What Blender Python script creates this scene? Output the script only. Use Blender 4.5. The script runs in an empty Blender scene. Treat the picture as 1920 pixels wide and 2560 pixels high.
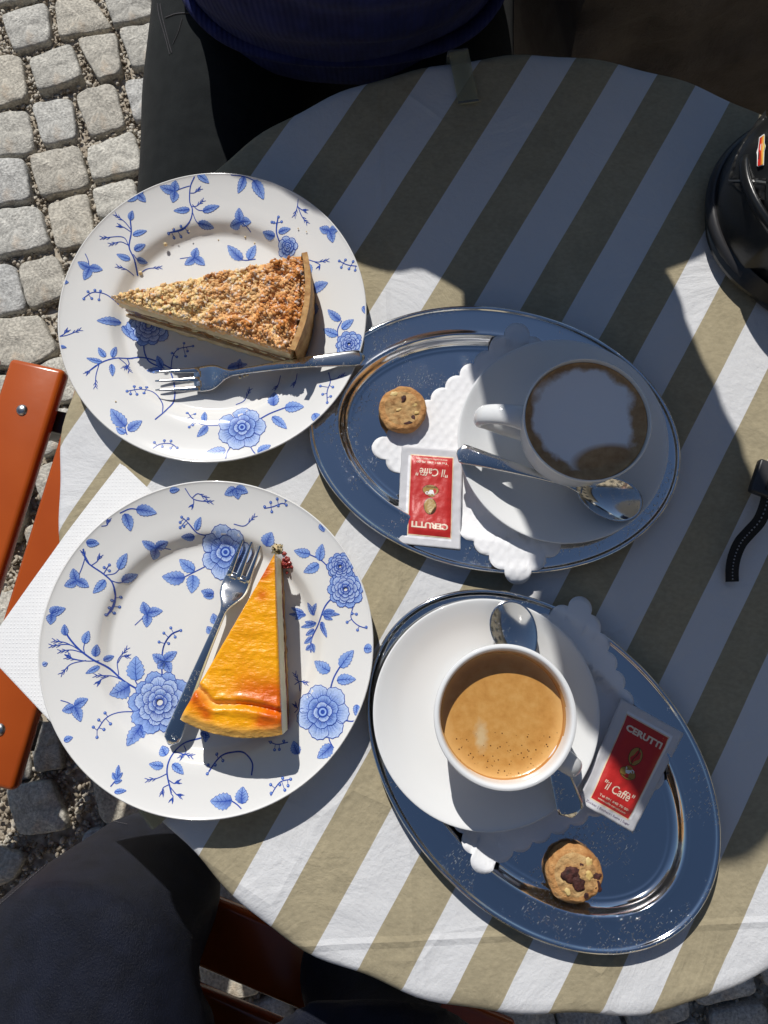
import bpy, bmesh, math, random
from mathutils import Vector, Matrix, noise as mnoise
random.seed(7)
R = math.radians
sc = bpy.context.scene

# ------------------------------------------------------------ camera, sky, sun, exposure
CZ, TILT, FPX = 1.297, R(10), 1900.0
cam = bpy.data.objects.new('camera', bpy.data.cameras.new('camera'))
sc.collection.objects.link(cam)
cam.location = (0, 0, CZ); cam.rotation_euler = (TILT, 0, 0)
cam.data.sensor_fit = 'VERTICAL'; cam.data.sensor_height = 36; cam.data.sensor_width = 27
cam.data.lens = FPX / 2560 * 36
cam.data.clip_start = 0.02; cam.data.clip_end = 500
sc.camera = cam
sc.render.resolution_x = 768; sc.render.resolution_y = 1024

SUN_EL = R(43.3); SUN_AZ = math.atan2(-0.29, 1.02)      # azimuth measured from +Y towards +X
w = bpy.data.worlds.new('World'); sc.world = w; w.use_nodes = True
nt = w.node_tree; nt.nodes.clear()
sky = nt.nodes.new('ShaderNodeTexSky'); sky.sky_type = 'NISHITA'; sky.sun_disc = False
sky.sun_elevation = SUN_EL; sky.sun_rotation = SUN_AZ; sky.altitude = 300
sky.air_density = 1.0; sky.dust_density = 0.3; sky.ozone_density = 2.6
bg = nt.nodes.new('ShaderNodeBackground'); bg.inputs['Strength'].default_value = 0.058
wo = nt.nodes.new('ShaderNodeOutputWorld')
nt.links.new(sky.outputs[0], bg.inputs[0]); nt.links.new(bg.outputs[0], wo.inputs[0])
sun = bpy.data.objects.new('sun', bpy.data.lights.new('sun', 'SUN'))
sc.collection.objects.link(sun)
sun.data.energy = 4.0; sun.data.angle = R(0.55); sun.data.color = (1.0, 0.965, 0.91)
sv = Vector((math.sin(SUN_AZ) * math.cos(SUN_EL), math.cos(SUN_AZ) * math.cos(SUN_EL), math.sin(SUN_EL)))
sun.rotation_euler = sv.to_track_quat('Z', 'Y').to_euler()
sun.location = sv * 5
vs = sc.view_settings
vs.view_transform = 'Standard'; vs.look = 'None'; vs.exposure = 0.0; vs.gamma = 1.0; vs.use_curve_mapping = False
sc.cycles.max_bounces = 8; sc.cycles.caustics_reflective = False

# ------------------------------------------------------------ helpers
C, S = math.cos(TILT), math.sin(TILT)
def at(px, py, z):
    "point of the place that stands at height z under the photo's pixel"
    u = (px - 960) / FPX; v = (1280 - py) / FPX
    t = (CZ - z) / (C - v * S)
    return Vector((u * t, t * (S + v * C), z))

def link(o):
    sc.collection.objects.link(o); return o

def thing(name, label, cat, loc=(0, 0, 0), rz=0, group=None, kind=None):
    o = bpy.data.objects.new(name, None); o.empty_display_size = .02
    o.location = loc; o.rotation_euler = (0, 0, rz)
    tag(o, label, cat, group, kind)
    return link(o)

def tag(o, label=None, cat=None, group=None, kind=None):
    if label: o['label'] = label
    if cat: o['category'] = cat
    if group: o['group'] = group
    if kind: o['kind'] = kind
    return o

def mesh(name, verts, faces, mat=None, parent=None, smooth=True, cols=None, auto=None, fmat=None):
    me = bpy.data.meshes.new(name)
    me.from_pydata([tuple(v) for v in verts], [], faces)
    me.update()
    if smooth: me.polygons.foreach_set('use_smooth', [True] * len(me.polygons))
    if mat:
        for m in (mat if isinstance(mat, (list, tuple)) else [mat]): me.materials.append(m)
    if fmat: me.polygons.foreach_set('material_index', fmat)
    if cols:
        ca = me.color_attributes.new('Col', 'FLOAT_COLOR', 'POINT')
        ca.data.foreach_set('color', [c for col in cols for c in (*col, 1.0)])
    if auto is not None: sharp(me, auto)
    o = bpy.data.objects.new(name, me)
    if parent: o.parent = parent
    return link(o)

def sharp(me, ang):
    bm = bmesh.new(); bm.from_mesh(me)
    for e in bm.edges:
        if len(e.link_faces) == 2 and e.calc_face_angle(0) > R(ang): e.smooth = False
    bm.to_mesh(me); bm.free()

def from_bm(name, bm, mat=None, parent=None, smooth=True, auto=None):
    me = bpy.data.meshes.new(name); bmesh.ops.recalc_face_normals(bm, faces=bm.faces); bm.to_mesh(me); bm.free()
    if smooth: me.polygons.foreach_set('use_smooth', [True] * len(me.polygons))
    if mat: me.materials.append(mat)
    if auto is not None: sharp(me, auto)
    o = bpy.data.objects.new(name, me)
    if parent: o.parent = parent
    return link(o)

def boxbm(bm, c, s, rot=None, bev=0.0):
    r = bmesh.ops.create_cube(bm, size=1)
    M = Matrix.Translation(c) @ (rot or Matrix()) @ Matrix.Diagonal((*s, 1))
    bmesh.ops.transform(bm, matrix=M, verts=r['verts'])
    if bev:
        es = list({e for v in r['verts'] for e in v.link_edges})
        bmesh.ops.bevel(bm, geom=es, offset=bev, segments=3, affect='EDGES', profile=.5)

def tube(pts, rad, n=10, close=True):
    "verts, faces of a tube along pts; rad number, list, or list of (ra, rb)"
    V, F = [], []
    pts = [Vector(p) for p in pts]
    up0 = Vector((0, 0, 1))
    for i, p in enumerate(pts):
        d = (pts[min(i + 1, len(pts) - 1)] - pts[max(i - 1, 0)]).normalized()
        a = d.cross(up0)
        if a.length < 1e-3: a = d.cross(Vector((0, 1, 0)))
        a.normalize(); b = a.cross(d).normalized()
        r = rad[i] if isinstance(rad, (list, tuple)) else rad
        ra, rb = r if isinstance(r, (list, tuple)) else (r, r)
        for k in range(n):
            t = 2 * math.pi * k / n
            V.append(p + a * math.cos(t) * ra + b * math.sin(t) * rb)
    for i in range(len(pts) - 1):
        for k in range(n):
            F.append((i * n + k, i * n + (k + 1) % n, (i + 1) * n + (k + 1) % n, (i + 1) * n + k))
    if close:
        F.append(tuple(range(n))[::-1]); F.append(tuple((len(pts) - 1) * n + k for k in range(n)))
    return V, F

def join(parts):
    V, F = [], []
    for v, f in parts:
        o = len(V); V += list(v); F += [tuple(i + o for i in x) for x in f]
    return V, F

def lathe(prof, n=96, a=None, b=None, closed=False):
    "surface of revolution; with a,b the profile's r is an outward offset from the ellipse a,b"
    V, F = [], []
    for k in range(n):
        t = 2 * math.pi * k / n
        for r, z in prof:
            if a is None: V.append((r * math.cos(t), r * math.sin(t), z))
            else:
                nx, ny = math.cos(t) / a, math.sin(t) / b; l = math.hypot(nx, ny)
                V.append((a * math.cos(t) + r * nx / l, b * math.sin(t) + r * ny / l, z))
    m = len(prof)
    for k in range(n):
        for i in range(m - 1):
            F.append((k * m + i, ((k + 1) % n) * m + i, ((k + 1) % n) * m + i + 1, k * m + i + 1))
        if closed: F.append((k * m + m - 1, ((k + 1) % n) * m + m - 1, ((k + 1) % n) * m, k * m))
    return V, F

def crom(pts, sub=8):
    "smooth curve through points of any dimension"
    P = [tuple(p) for p in pts]; P = [tuple(2 * a - b for a, b in zip(P[0], P[1]))] + P + [tuple(2 * a - b for a, b in zip(P[-1], P[-2]))]
    out = []
    for i in range(1, len(P) - 2):
        for k in range(sub):
            t = k / sub
            out.append(tuple(.5 * (2 * b + (c - a) * t + (2 * a - 5 * b + 4 * c - d) * t * t + (3 * b - a - 3 * c + d) * t ** 3)
                             for a, b, c, d in zip(P[i - 1], P[i], P[i + 1], P[i + 2])))
    out.append(P[-2]); return out

def remesh(name, parts, voxel, mat, parent=None, smooth_it=6, disp=None, offset=(0, 0, 0)):
    "union of overlapping closed shapes as one continuous skin"
    V, F = join(parts)
    me = bpy.data.meshes.new('tmp'); me.from_pydata([tuple(v) for v in V], [], F); me.update()
    t = bpy.data.objects.new('tmp', me); link(t)
    m = t.modifiers.new('r', 'REMESH'); m.mode = 'VOXEL'; m.voxel_size = voxel
    s = t.modifiers.new('s', 'SMOOTH'); s.iterations = smooth_it; s.factor = .5
    dg = bpy.context.evaluated_depsgraph_get()
    nm = bpy.data.meshes.new_from_object(t.evaluated_get(dg)); nm.name = name
    bpy.data.objects.remove(t); bpy.data.meshes.remove(me)
    off = Vector(offset)
    if disp:
        nrm = [v.normal.copy() for v in nm.vertices]
        for v, n in zip(nm.vertices, nrm): v.co = v.co + disp(v.co, n)
    for v in nm.vertices: v.co = v.co - off
    nm.polygons.foreach_set('use_smooth', [True] * len(nm.polygons))
    nm.materials.clear()
    for x in (mat if isinstance(mat, (list, tuple)) else [mat]): nm.materials.append(x)
    o = bpy.data.objects.new(name, nm)
    if parent: o.parent = parent
    return link(o)

def ellipsoid(c, r, n=20, m=12, rot=None):
    V, F = [], []
    for i in range(m + 1):
        ph = math.pi * i / m
        for k in range(n):
            t = 2 * math.pi * k / n
            p = Vector((r[0] * math.sin(ph) * math.cos(t), r[1] * math.sin(ph) * math.sin(t), r[2] * math.cos(ph)))
            if rot: p = rot @ p
            V.append(p + Vector(c))
    for i in range(m):
        for k in range(n):
            F.append((i * n + k, (i + 1) * n + k, (i + 1) * n + (k + 1) % n, i * n + (k + 1) % n))
    return V, F

def copy_tree(o, parent=None):
    c = o.copy(); sc.collection.objects.link(c); c.parent = parent
    for ch in [x for x in bpy.data.objects if x.parent == o]: copy_tree(ch, c)
    return c

# ------------------------------------------------------------ materials
class NM:
    "small wrapper round a Principled material's node tree"
    def __init__(s, name, col=(.8, .8, .8), rough=.5, metal=0, spec=.5):
        s.m = bpy.data.materials.new(name); s.m.use_nodes = True; s.t = s.m.node_tree
        s.b = s.t.nodes['Principled BSDF']; s.set('Base Color', (*col, 1)); s.set('Roughness', rough)
        s.set('Metallic', metal); s.set('Specular IOR Level', spec)
        s.tc = s.n('ShaderNodeTexCoord')
        s.co = s.tc.outputs['Object']
    def n(s, k, **kw):
        x = s.t.nodes.new(k)
        for a, b in kw.items(): setattr(x, a, b)
        return x
    def set(s, k, v): s.b.inputs[k].default_value = v
    def l(s, a, b): s.t.links.new(a, b)
    def noise(s, scale, detail=4, rough=.55, co=None, dist=0):
        x = s.n('ShaderNodeTexNoise'); x.inputs['Scale'].default_value = scale; x.inputs['Detail'].default_value = detail
        x.inputs['Roughness'].default_value = rough; x.inputs['Distortion'].default_value = dist
        s.l(co or s.co, x.inputs['Vector']); return x.outputs[0]
    def voro(s, scale, feature='F1', co=None, out=0, rnd=1):
        x = s.n('ShaderNodeTexVoronoi', feature=feature); x.inputs['Scale'].default_value = scale
        x.inputs['Randomness'].default_value = rnd
        s.l(co or s.co, x.inputs['Vector']); return x.outputs[out]
    def wave(s, scale, co=None, dist=0, direction='X', profile='SIN'):
        x = s.n('ShaderNodeTexWave', bands_direction=direction, wave_profile=profile); x.inputs['Scale'].default_value = scale
        x.inputs['Distortion'].default_value = dist; s.l(co or s.co, x.inputs['Vector']); return x.outputs['Fac']
    def mapping(s, scale=(1, 1, 1), rot=(0, 0, 0), loc=(0, 0, 0), co=None):
        x = s.n('ShaderNodeMapping'); x.inputs['Scale'].default_value = scale; x.inputs['Rotation'].default_value = rot
        x.inputs['Location'].default_value = loc; s.l(co or s.co, x.inputs['Vector']); return x.outputs[0]
    def ramp(s, f, stops, interp='LINEAR'):
        x = s.n('ShaderNodeValToRGB'); x.color_ramp.interpolation = interp; e = x.color_ramp.elements
        while len(e) < len(stops): e.new(.5)
        for q, (p, c) in zip(e, stops):
            q.position = p; q.color = (c, c, c, 1) if isinstance(c, (int, float)) else (*c, 1)
        s.l(f, x.inputs[0]); return x.outputs[0]
    def mix(s, f, a, b, mode='MIX'):
        x = s.n('ShaderNodeMix', data_type='RGBA', blend_type=mode)
        for i, v in ((0, f), (6, a), (7, b)):
            if hasattr(v, 'is_linked') or hasattr(v, 'links'): s.l(v, x.inputs[i])
            elif i == 0: x.inputs[i].default_value = v
            else: x.inputs[i].default_value = (*v, 1) if len(v) == 3 else v
        return x.outputs[2]
    def math(s, op, a, b=None, c=None):
        x = s.n('ShaderNodeMath', operation=op)
        for i, v in enumerate((a, b, c)):
            if v is None: continue
            if isinstance(v, (int, float)): x.inputs[i].default_value = v
            else: s.l(v, x.inputs[i])
        return x.outputs[0]
    def col(s, out): s.l(out, s.b.inputs['Base Color']); return s
    def rgh(s, out): s.l(out, s.b.inputs['Roughness']); return s
    def bump(s, h, dist=.001, strength=1.0):
        x = s.n('ShaderNodeBump'); x.inputs['Distance'].default_value = dist; x.inputs['Strength'].default_value = strength
        s.l(h, x.inputs['Height'])
        if s.b.inputs['Normal'].is_linked: s.l(s.b.inputs['Normal'].links[0].from_socket, x.inputs['Normal'])
        s.l(x.outputs[0], s.b.inputs['Normal']); return s
    def coat(s, w, r=.05): s.set('Coat Weight', w); s.set('Coat Roughness', r); return s
    def sss(s, w, rad=(1, .5, .3), scale=.003):
        s.set('Subsurface Weight', w); s.set('Subsurface Radius', rad); s.set('Subsurface Scale', scale); return s

def vary(n, c1, c2, scale, det=5, lo=.35, hi=.65): return n.col(n.ramp(n.noise(scale, det), [(lo, c1), (hi, c2)]))

# stone
M = {}
n = NM('granite_stone', rough=.75)
info = n.n('ShaderNodeObjectInfo')
tint = n.ramp(info.outputs['Random'], [(0, (.60, .575, .51)), (.25, (.53, .54, .54)), (.5, (.64, .61, .53)), (.75, (.48, .46, .41)), (1, (.62, .57, .47))])
g1 = n.ramp(n.noise(220, 4), [(.35, .62), (.65, 1.15)]); g2 = n.ramp(n.noise(38, 5), [(.3, .75), (.7, 1.12)])
stain = n.ramp(n.noise(14, 4), [(.60, 0), (.78, 1)])
c = n.mix(1, n.mix(1, tint, g1, 'MULTIPLY'), g2, 'MULTIPLY')
c = n.mix(stain, c, n.mix(1, c, (1.0, .78, .6), 'MULTIPLY'))
n.col(c).bump(n.noise(60, 8, .65), .006, .8).bump(n.noise(320, 3), .0012, .8); M['stone'] = n.m
n = NM('gravel', rough=.8); n.col(n.ramp(n.noise(55, 2), [(.3, (.22, .18, .13)), (.48, (.42, .36, .28)), (.6, (.58, .54, .46)), (.75, (.32, .28, .22))])).bump(n.noise(600, 3), .001); M['gravel'] = n.m
n = NM('sandy_earth', rough=.95); n.col(n.ramp(n.noise(140, 6), [(.3, (.07, .06, .045)), (.7, (.22, .19, .15))])).bump(n.noise(260, 6, .7), .006); M['earth'] = n.m
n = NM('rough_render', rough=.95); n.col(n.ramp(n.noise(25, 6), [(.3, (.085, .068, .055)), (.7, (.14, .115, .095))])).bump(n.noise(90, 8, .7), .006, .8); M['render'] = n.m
# tablecloth stripes: fitted to the woven stripes' slightly skewed run
n = NM('striped_cotton', rough=.9, spec=.15)
sx = n.n('ShaderNodeSeparateXYZ'); n.l(n.co, sx.inputs[0]); X, Y = sx.outputs[0], sx.outputs[1]
k0 = [1.146, 26.528, -15.417, 6.536, -4.892, .949]
wob = n.math('MULTIPLY', n.math('SUBTRACT', n.noise(9, 2), .5), .05)
k = n.math('ADD', n.math('MULTIPLY_ADD', X, k0[1], k0[0]), n.math('MULTIPLY', Y, k0[2]))
k = n.math('ADD', k, n.math('MULTIPLY', n.math('MULTIPLY', X, X), k0[3]))
k = n.math('ADD', k, n.math('MULTIPLY', n.math('MULTIPLY', X, Y), k0[4]))
k = n.math('ADD', k, n.math('MULTIPLY', n.math('MULTIPLY', Y, Y), k0[5]))
k = n.math('ADD', n.math('ADD', k, wob), 100)
fr = n.math('FRACT', n.math('MULTIPLY', k, .5))
tan_f = n.ramp(fr, [(0, 1), (.497, 1), (.503, 0), (.996, 0), (1, 1)])
fib = n.ramp(n.noise(260, 3, co=n.mapping((1, 1.7, 1), (0, 0, R(30)))), [(.3, .90), (.7, 1.08)])
mott = n.ramp(n.noise(45, 5), [(.3, .92), (.7, 1.06)])
ct = n.mix(1, n.mix(1, (.43, .37, .245), fib, 'MULTIPLY'), mott, 'MULTIPLY')
cw = n.mix(1, (.76, .765, .775), n.ramp(mott, [(0, .93), (1, 1.0)]), 'MULTIPLY')
n.col(n.mix(tan_f, cw, ct))
crk = n.ramp(n.voro(11, 'DISTANCE_TO_EDGE', co=n.mapping((1, 1, 1), (0, 0, .4))), [(0, 1), (.035, .35), (.09, 0)])
cmask = n.ramp(n.noise(7, 2), [(.47, 0), (.62, 1)])
n.bump(n.math('MULTIPLY', crk, cmask), .0011, .8)
ln = n.math('ABSOLUTE', n.math('ADD', Y, n.math('MULTIPLY_ADD', X, -.05, .196)))
n.bump(n.ramp(ln, [(0, 1), (.0016, .4), (.004, 0)]), .0009, .9)
ln2 = n.math('ABSOLUTE', n.math('ADD', X, n.math('MULTIPLY_ADD', Y, .04, -.012)))
n.bump(n.ramp(ln2, [(0, 1), (.0016, .4), (.004, 0)]), .0007, .8)
wv = n.math('ADD', n.wave(900, direction='X'), n.wave(900, direction='Y'))
n.bump(n.noise(11, 5, .6, dist=1.2), .0045, .8).bump(n.noise(120, 6, .75), .0012, .6).bump(wv, .00015, .5); M['cloth'] = n.m
n = NM('white_glaze', (.78, .775, .755), .09, spec=.5); n.bump(n.noise(7, 2), .0006, .3); M['glaze'] = n.m
n = NM('cool_white_glaze', (.78, .79, .79), .07, spec=.55); M['glaze2'] = n.m
n = NM('blue_print', rough=.1); va = n.n('ShaderNodeVertexColor', layer_name='Col'); n.col(n.mix(1, va.outputs[0], n.ramp(n.noise(900, 3), [(.3, .82), (.7, 1.12)]), 'MULTIPLY')); M['print'] = n.m
# worn polished steel: short random scratches that scatter the sun
def steel(name, base, rough, amount, sc_=1.0):
    n = NM(name, base, rough, 1)
    m1 = n.ramp(n.voro(1150 * sc_, co=n.mapping((1, .16, 1), (0, 0, R(35)))), [(.06, 1), (.22, 0)])
    m2 = n.ramp(n.voro(1000 * sc_, co=n.mapping((.2, 1, 1), (0, 0, R(-20)))), [(.05, 1), (.19, 0)])
    patch = n.ramp(n.noise(22 * sc_, 3), [(.50, .0), (.66, 1)])
    mm = n.math('MULTIPLY', n.math('MAXIMUM', m1, m2), patch)
    mm = n.math('MULTIPLY', mm, amount)
    n.rgh(n.math('ADD', n.math('MULTIPLY', mm, .50), n.ramp(n.noise(5 * sc_, 3), [(.3, rough), (.7, rough * 1.8)])))
    n.bump(mm, .0009, 1).bump(n.noise(9, 3), .0006, .25)
    return n.m
M['steel'] = steel('scratched_steel', (.80, .81, .82), .06, 1.0)
M['cutlery'] = steel('cutlery_steel', (.74, .735, .72), .09, .8, 1.3)
n = NM('paper', (.84, .845, .86), .85, spec=.2); n.bump(n.noise(120, 5, .7), .0006, .7); M['paper'] = n.m
# embossed doily: rows of puffed cells
n = NM('embossed_paper', (.84, .84, .85), .8, spec=.25)
co = n.mapping((1.0, .72, 1), (0, 0, R(48))); n.bump(n.ramp(n.voro(190, 'SMOOTH_F1', co, rnd=.28), [(.10, 1), (.75, 0)]), .0007, .8).bump(n.noise(300, 3), .0003, .6); M['doily'] = n.m
n = NM('napkin_paper', (.86, .86, .86), .9, spec=.15)
dots = n.math('MULTIPLY', n.ramp(n.wave(118, direction='X', co=n.mapping((1, 1, 1), (0, 0, 0))), [(.6, 0), (.95, 1)]), n.ramp(n.wave(118, direction='Y'), [(.6, 0), (.95, 1)]))
n.bump(dots, .0003, .6).bump(n.noise(60, 4), .0008, .6); M['napkin'] = n.m
n = NM('sachet_paper', (.83, .83, .86), .45, spec=.4); n.bump(n.noise(110, 4), .0014, .6); M['sachet'] = n.m
n = NM('sachet_crimp', (.83, .83, .86), .45); n.bump(n.wave(520, direction='X'), .0003, 1); M['crimp'] = n.m
def printmat(name, c, rough=.4):
    n = NM(name, c, rough); n.bump(n.noise(140, 4), .0010, .6); return n.m
M['red'] = printmat('red_print', (.52, .025, .022)); M['cream'] = printmat('cream_print', (.78, .62, .42)); M['gold'] = printmat('gold_print', (.36, .22, .05))
M['ltext'] = printmat('light_print', (.80, .66, .52)); M['brown'] = printmat('brown_print', (.08, .03, .01)); M['white_p'] = printmat('white_print', (.8, .8, .8)); M['violet'] = printmat('violet_print', (.12, .07, .16))
# pastry
n = NM('crumble', rough=.8, spec=.2)
va = n.n('ShaderNodeVertexColor', layer_name='Col')
c = n.mix(1, va.outputs[0], n.ramp(n.noise(320, 5), [(.28, .80), (.7, 1.15)]), 'MULTIPLY')
n.col(n.mix(n.ramp(n.noise(300, 4, .6), [(.55, 0), (.62, .7)]), c, (.88, .85, .80))).bump(n.noise(420, 5, .7), .0012, .8); M['crumble'] = n.m
def pastry(name, c1, c2, sc_=150, rough=.7, b=.0008, coat=0, sss=.15):
    n = NM(name, rough=rough, spec=.35).sss(sss, (.8, .4, .2), .002); vary(n, c1, c2, sc_); n.bump(n.noise(260, 6, .7), b, .8)
    if coat: n.coat(coat, .08)
    return n.m
M['sponge'] = pastry('pale_pastry', (.62, .47, .25), (.78, .64, .40))
M['crust'] = pastry('baked_crust', (.36, .17, .055), (.60, .36, .14))
M['apple'] = pastry('apple_filling', (.20, .09, .03), (.50, .26, .09), 60, .25, .0015, .5)
M['custard'] = pastry('cream_custard', (.80, .68, .36), (.88, .78, .48), 90, .4, .0005)
M['jam'] = pastry('red_jam', (.22, .02, .02), (.42, .07, .05), 200, .3, .001, .4)
n = NM('glazed_custard', rough=.3, spec=.35).sss(.2, (1, .5, .15), .002)
va = n.n('ShaderNodeVertexColor', layer_name='Col')
n.col(n.mix(1, va.outputs[0], n.ramp(n.noise(110, 5, .6), [(.3, .88), (.7, 1.06)]), 'MULTIPLY'))
n.bump(n.noise(170, 5, .62, co=n.mapping((.6, 2.0, 1), (0, 0, R(10)))), .0014, .55).bump(n.noise(620, 3), .0004, .6).coat(.18, .16); M['glazedtop'] = n.m
n = NM('cookie_dough', rough=.8, spec=.25)
n.col(n.ramp(n.noise(110, 6, .65), [(.30, (.30, .14, .05)), (.47, (.52, .31, .13)), (.62, (.60, .40, .18)), (.74, (.72, .50, .22))])).bump(n.noise(170, 6, .7), .0025, .9); M['cookie'] = n.m
n = NM('golden_edge', rough=.8); n.col(n.ramp(n.noise(140, 6, .65), [(.3, (.38, .15, .04)), (.6, (.62, .33, .12)), (.75, (.74, .52, .26))])).bump(n.noise(200, 6, .7), .0025, .9); M['cookie_edge'] = n.m
M['raisin_or_hollow'] = pastry('raisin_or_hollow', (.025, .009, .008), (.10, .032, .025), 300, .6, .0016, 0, 0)
M['nut'] = pastry('almond_piece', (.62, .42, .14), (.78, .60, .28), 120, .5, .0003)
# coffee
n = NM('crema', rough=.22, spec=.5)
gx = n.n('ShaderNodeSeparateXYZ'); n.l(n.co, gx.inputs[0])
rr = n.math('SQRT', n.math('ADD', n.math('MULTIPLY', gx.outputs[0], gx.outputs[0]), n.math('MULTIPLY', gx.outputs[1], gx.outputs[1])))
base = n.ramp(n.noise(160, 5, .6), [(.25, (.47, .22, .05)), (.5, (.55, .28, .072)), (.75, (.61, .34, .105))])
base = n.mix(n.ramp(rr, [(.0346, 0), (.0360, 1)]), base, (.70, .42, .15))
base = n.mix(n.ramp(rr, [(.0330, 0), (.0338, .5), (.0348, 0)]), base, (.44, .17, .03))
# paler milky streak and pin-prick bubbles at the lower left
dx = n.math('SUBTRACT', gx.outputs[0], -.0135); dy = n.math('SUBTRACT', gx.outputs[1], -.0135)
st = n.math('SQRT', n.math('ADD', n.math('MULTIPLY', n.math('MULTIPLY', dx, dx), 5), n.math('MULTIPLY', dy, dy)))
st = n.math('ADD', st, n.math('MULTIPLY', n.math('SUBTRACT', n.noise(220, 4), .5), .012))
base = n.mix(n.ramp(st, [(.004, .7), (.011, 0)]), base, (.62, .50, .30))
zone = n.ramp(n.math('ADD', gx.outputs[1], n.math('MULTIPLY', gx.outputs[0], .25)), [(0, 0), (1, 1)])
zz = n.math('LESS_THAN', n.math('ADD', gx.outputs[1], n.math('MULTIPLY', n.noise(60, 2), .012)), -.006)
bub = n.ramp(n.voro(430), [(.0, 1), (.16, 1), (.24, 0)])
pick = n.math('GREATER_THAN', n.noise(300, 1), .53)
base = n.mix(n.math('MULTIPLY', n.math('MULTIPLY', bub, pick), zz), base, (.10, .04, .01))
n.col(base); n.bump(n.noise(300, 4), .0003, .5); n.coat(.4, .06); M['crema'] = n.m
n = NM('milk_foam', rough=.45, spec=.4)
gx = n.n('ShaderNodeSeparateXYZ'); n.l(n.co, gx.inputs[0])
dx = n.math('ADD', gx.outputs[0], .0005); dy = n.math('SUBTRACT', gx.outputs[1], .0015)
rr = n.math('SQRT', n.math('ADD', n.math('MULTIPLY', dx, dx), n.math('MULTIPLY', dy, dy)))
rr = n.math('ADD', rr, n.math('MULTIPLY', n.math('SUBTRACT', n.noise(40, 2, .5), .5), .022))
rr = n.math('ADD', rr, n.math('MULTIPLY', n.math('SUBTRACT', n.noise(260, 4, .6), .5), .004))
# brown tongue reaching in from the lower right
ax = n.math('SUBTRACT', gx.outputs[0], .013); ay = n.math('ADD', gx.outputs[1], .028)
tg = n.math('SQRT', n.math('ADD', n.math('MULTIPLY', n.math('MULTIPLY', n.math('SUBTRACT', ax, n.math('MULTIPLY', ay, .6)), ax), .28), n.math('MULTIPLY', ay, ay)))
rr2 = n.math('MAXIMUM', rr, n.math('SUBTRACT', .0450, tg))
brownf = n.ramp(rr2, [(.0318, 0), (.0352, 1)])
bc = n.ramp(n.noise(180, 5), [(.3, (.34, .18, .07)), (.7, (.50, .31, .14))])
n.col(n.mix(brownf, (.86, .85, .85), bc)); n.bump(n.ramp(n.voro(900), [(0, 0), (.3, 1)]), .0002, .5); M['foam'] = n.m
n = NM('coffee_stained_glaze', rough=.12)
gx = n.n('ShaderNodeSeparateXYZ'); n.l(n.co, gx.inputs[0])
hz = n.math('ADD', gx.outputs[2], n.math('MULTIPLY', n.math('SUBTRACT', n.noise(60, 4), .5), .006))
n.col(n.ramp(n.math('MULTIPLY', hz, 10), [(.425, (.72, .42, .15)), (.442, (.46, .17, .035)), (.462, (.58, .31, .11)), (.50, (.56, .36, .18)), (.535, (.70, .58, .42))])); M['stained'] = n.m
# chairs, people, helmet
n = NM('orange_lacquer', (.50, .075, .012), .22, spec=.5); n.col(n.ramp(n.noise(7, 3), [(.3, (.36, .062, .007)), (.7, (.46, .088, .010))])).coat(.15, .1).bump(n.noise(30, 3), .0006, .4); M['lacquer'] = n.m
n = NM('black_metal', (.018, .018, .019), .35, .0, .5); M['blackmetal'] = n.m
n = NM('zinc_rivet', (.55, .55, .54), .3, 1); M['rivet'] = n.m
def fabric(name, c1, c2, thread=1400, rough=.9, bs=.0005, wrinkle=.01, ws=6, rib=None):
    n = NM(name, rough=rough, spec=.2); vary(n, c1, c2, 60)
    n.set('Sheen Weight', .04); n.set('Sheen Roughness', .5)
    n.bump(n.noise(ws, 3, dist=.4), wrinkle, .5)
    n.bump(n.noise(thread, 3, .7, co=n.mapping((1, .4, 1), (0, 0, R(25)))), bs, .7)
    if rib: n.bump(n.wave(rib, direction='X'), .0012, .45)
    return n.m
M['navy_knit'] = fabric('navy_knit', (.010, .015, .075), (.016, .024, .12), 800, .95, .0006, .012, 7, 60)
M['black_cotton'] = fabric('black_stretch_cotton', (.006, .008, .009), (.011, .0135, .0145))
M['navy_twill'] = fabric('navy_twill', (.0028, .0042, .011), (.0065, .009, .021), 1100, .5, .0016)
n = NM('stitching', (.085, .082, .09), .9); M['thread'] = n.m
n = NM('skin', (.55, .33, .24), .5).sss(.2); M['skin'] = n.m
n = NM('brown_hair', (.06, .035, .02), .6); n.bump(n.wave(90, dist=4), .003); M['hair'] = n.m
n = NM('glossy_black_shell', (.012, .013, .014), .28); n.bump(n.noise(300, 3), .0002, .5); M['shell'] = n.m
n = NM('black_foam', (.010, .010, .010), .45); n.bump(n.voro(210, 'SMOOTH_F1'), .0025, 1); M['foamblack'] = n.m
n = NM('webbing', (.010, .010, .011), .8); n.bump(n.wave(420, direction='Y'), .0005, .8); M['web'] = n.m
n = NM('black_plastic', (.035, .034, .036), .4); M['plastic'] = n.m
n = NM('reflective_thread', (.35, .36, .38), .5); M['reflect'] = n.m
n = NM('clear_plastic', (.74, .72, .52), .15); n.set('Transmission Weight', .72); n.set('IOR', 1.2); n.set('Alpha', .85); M['clear'] = n.m
for nm_, c_ in (('st_white', (.75, .75, .75)), ('st_red', (.6, .03, .02)), ('st_orange', (.8, .25, .03)), ('st_yellow', (.8, .6, .12)), ('st_dark', (.05, .01, .01))):
    M[nm_] = NM(nm_.replace('st_', 'sticker_'), c_, .3).m

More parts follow.
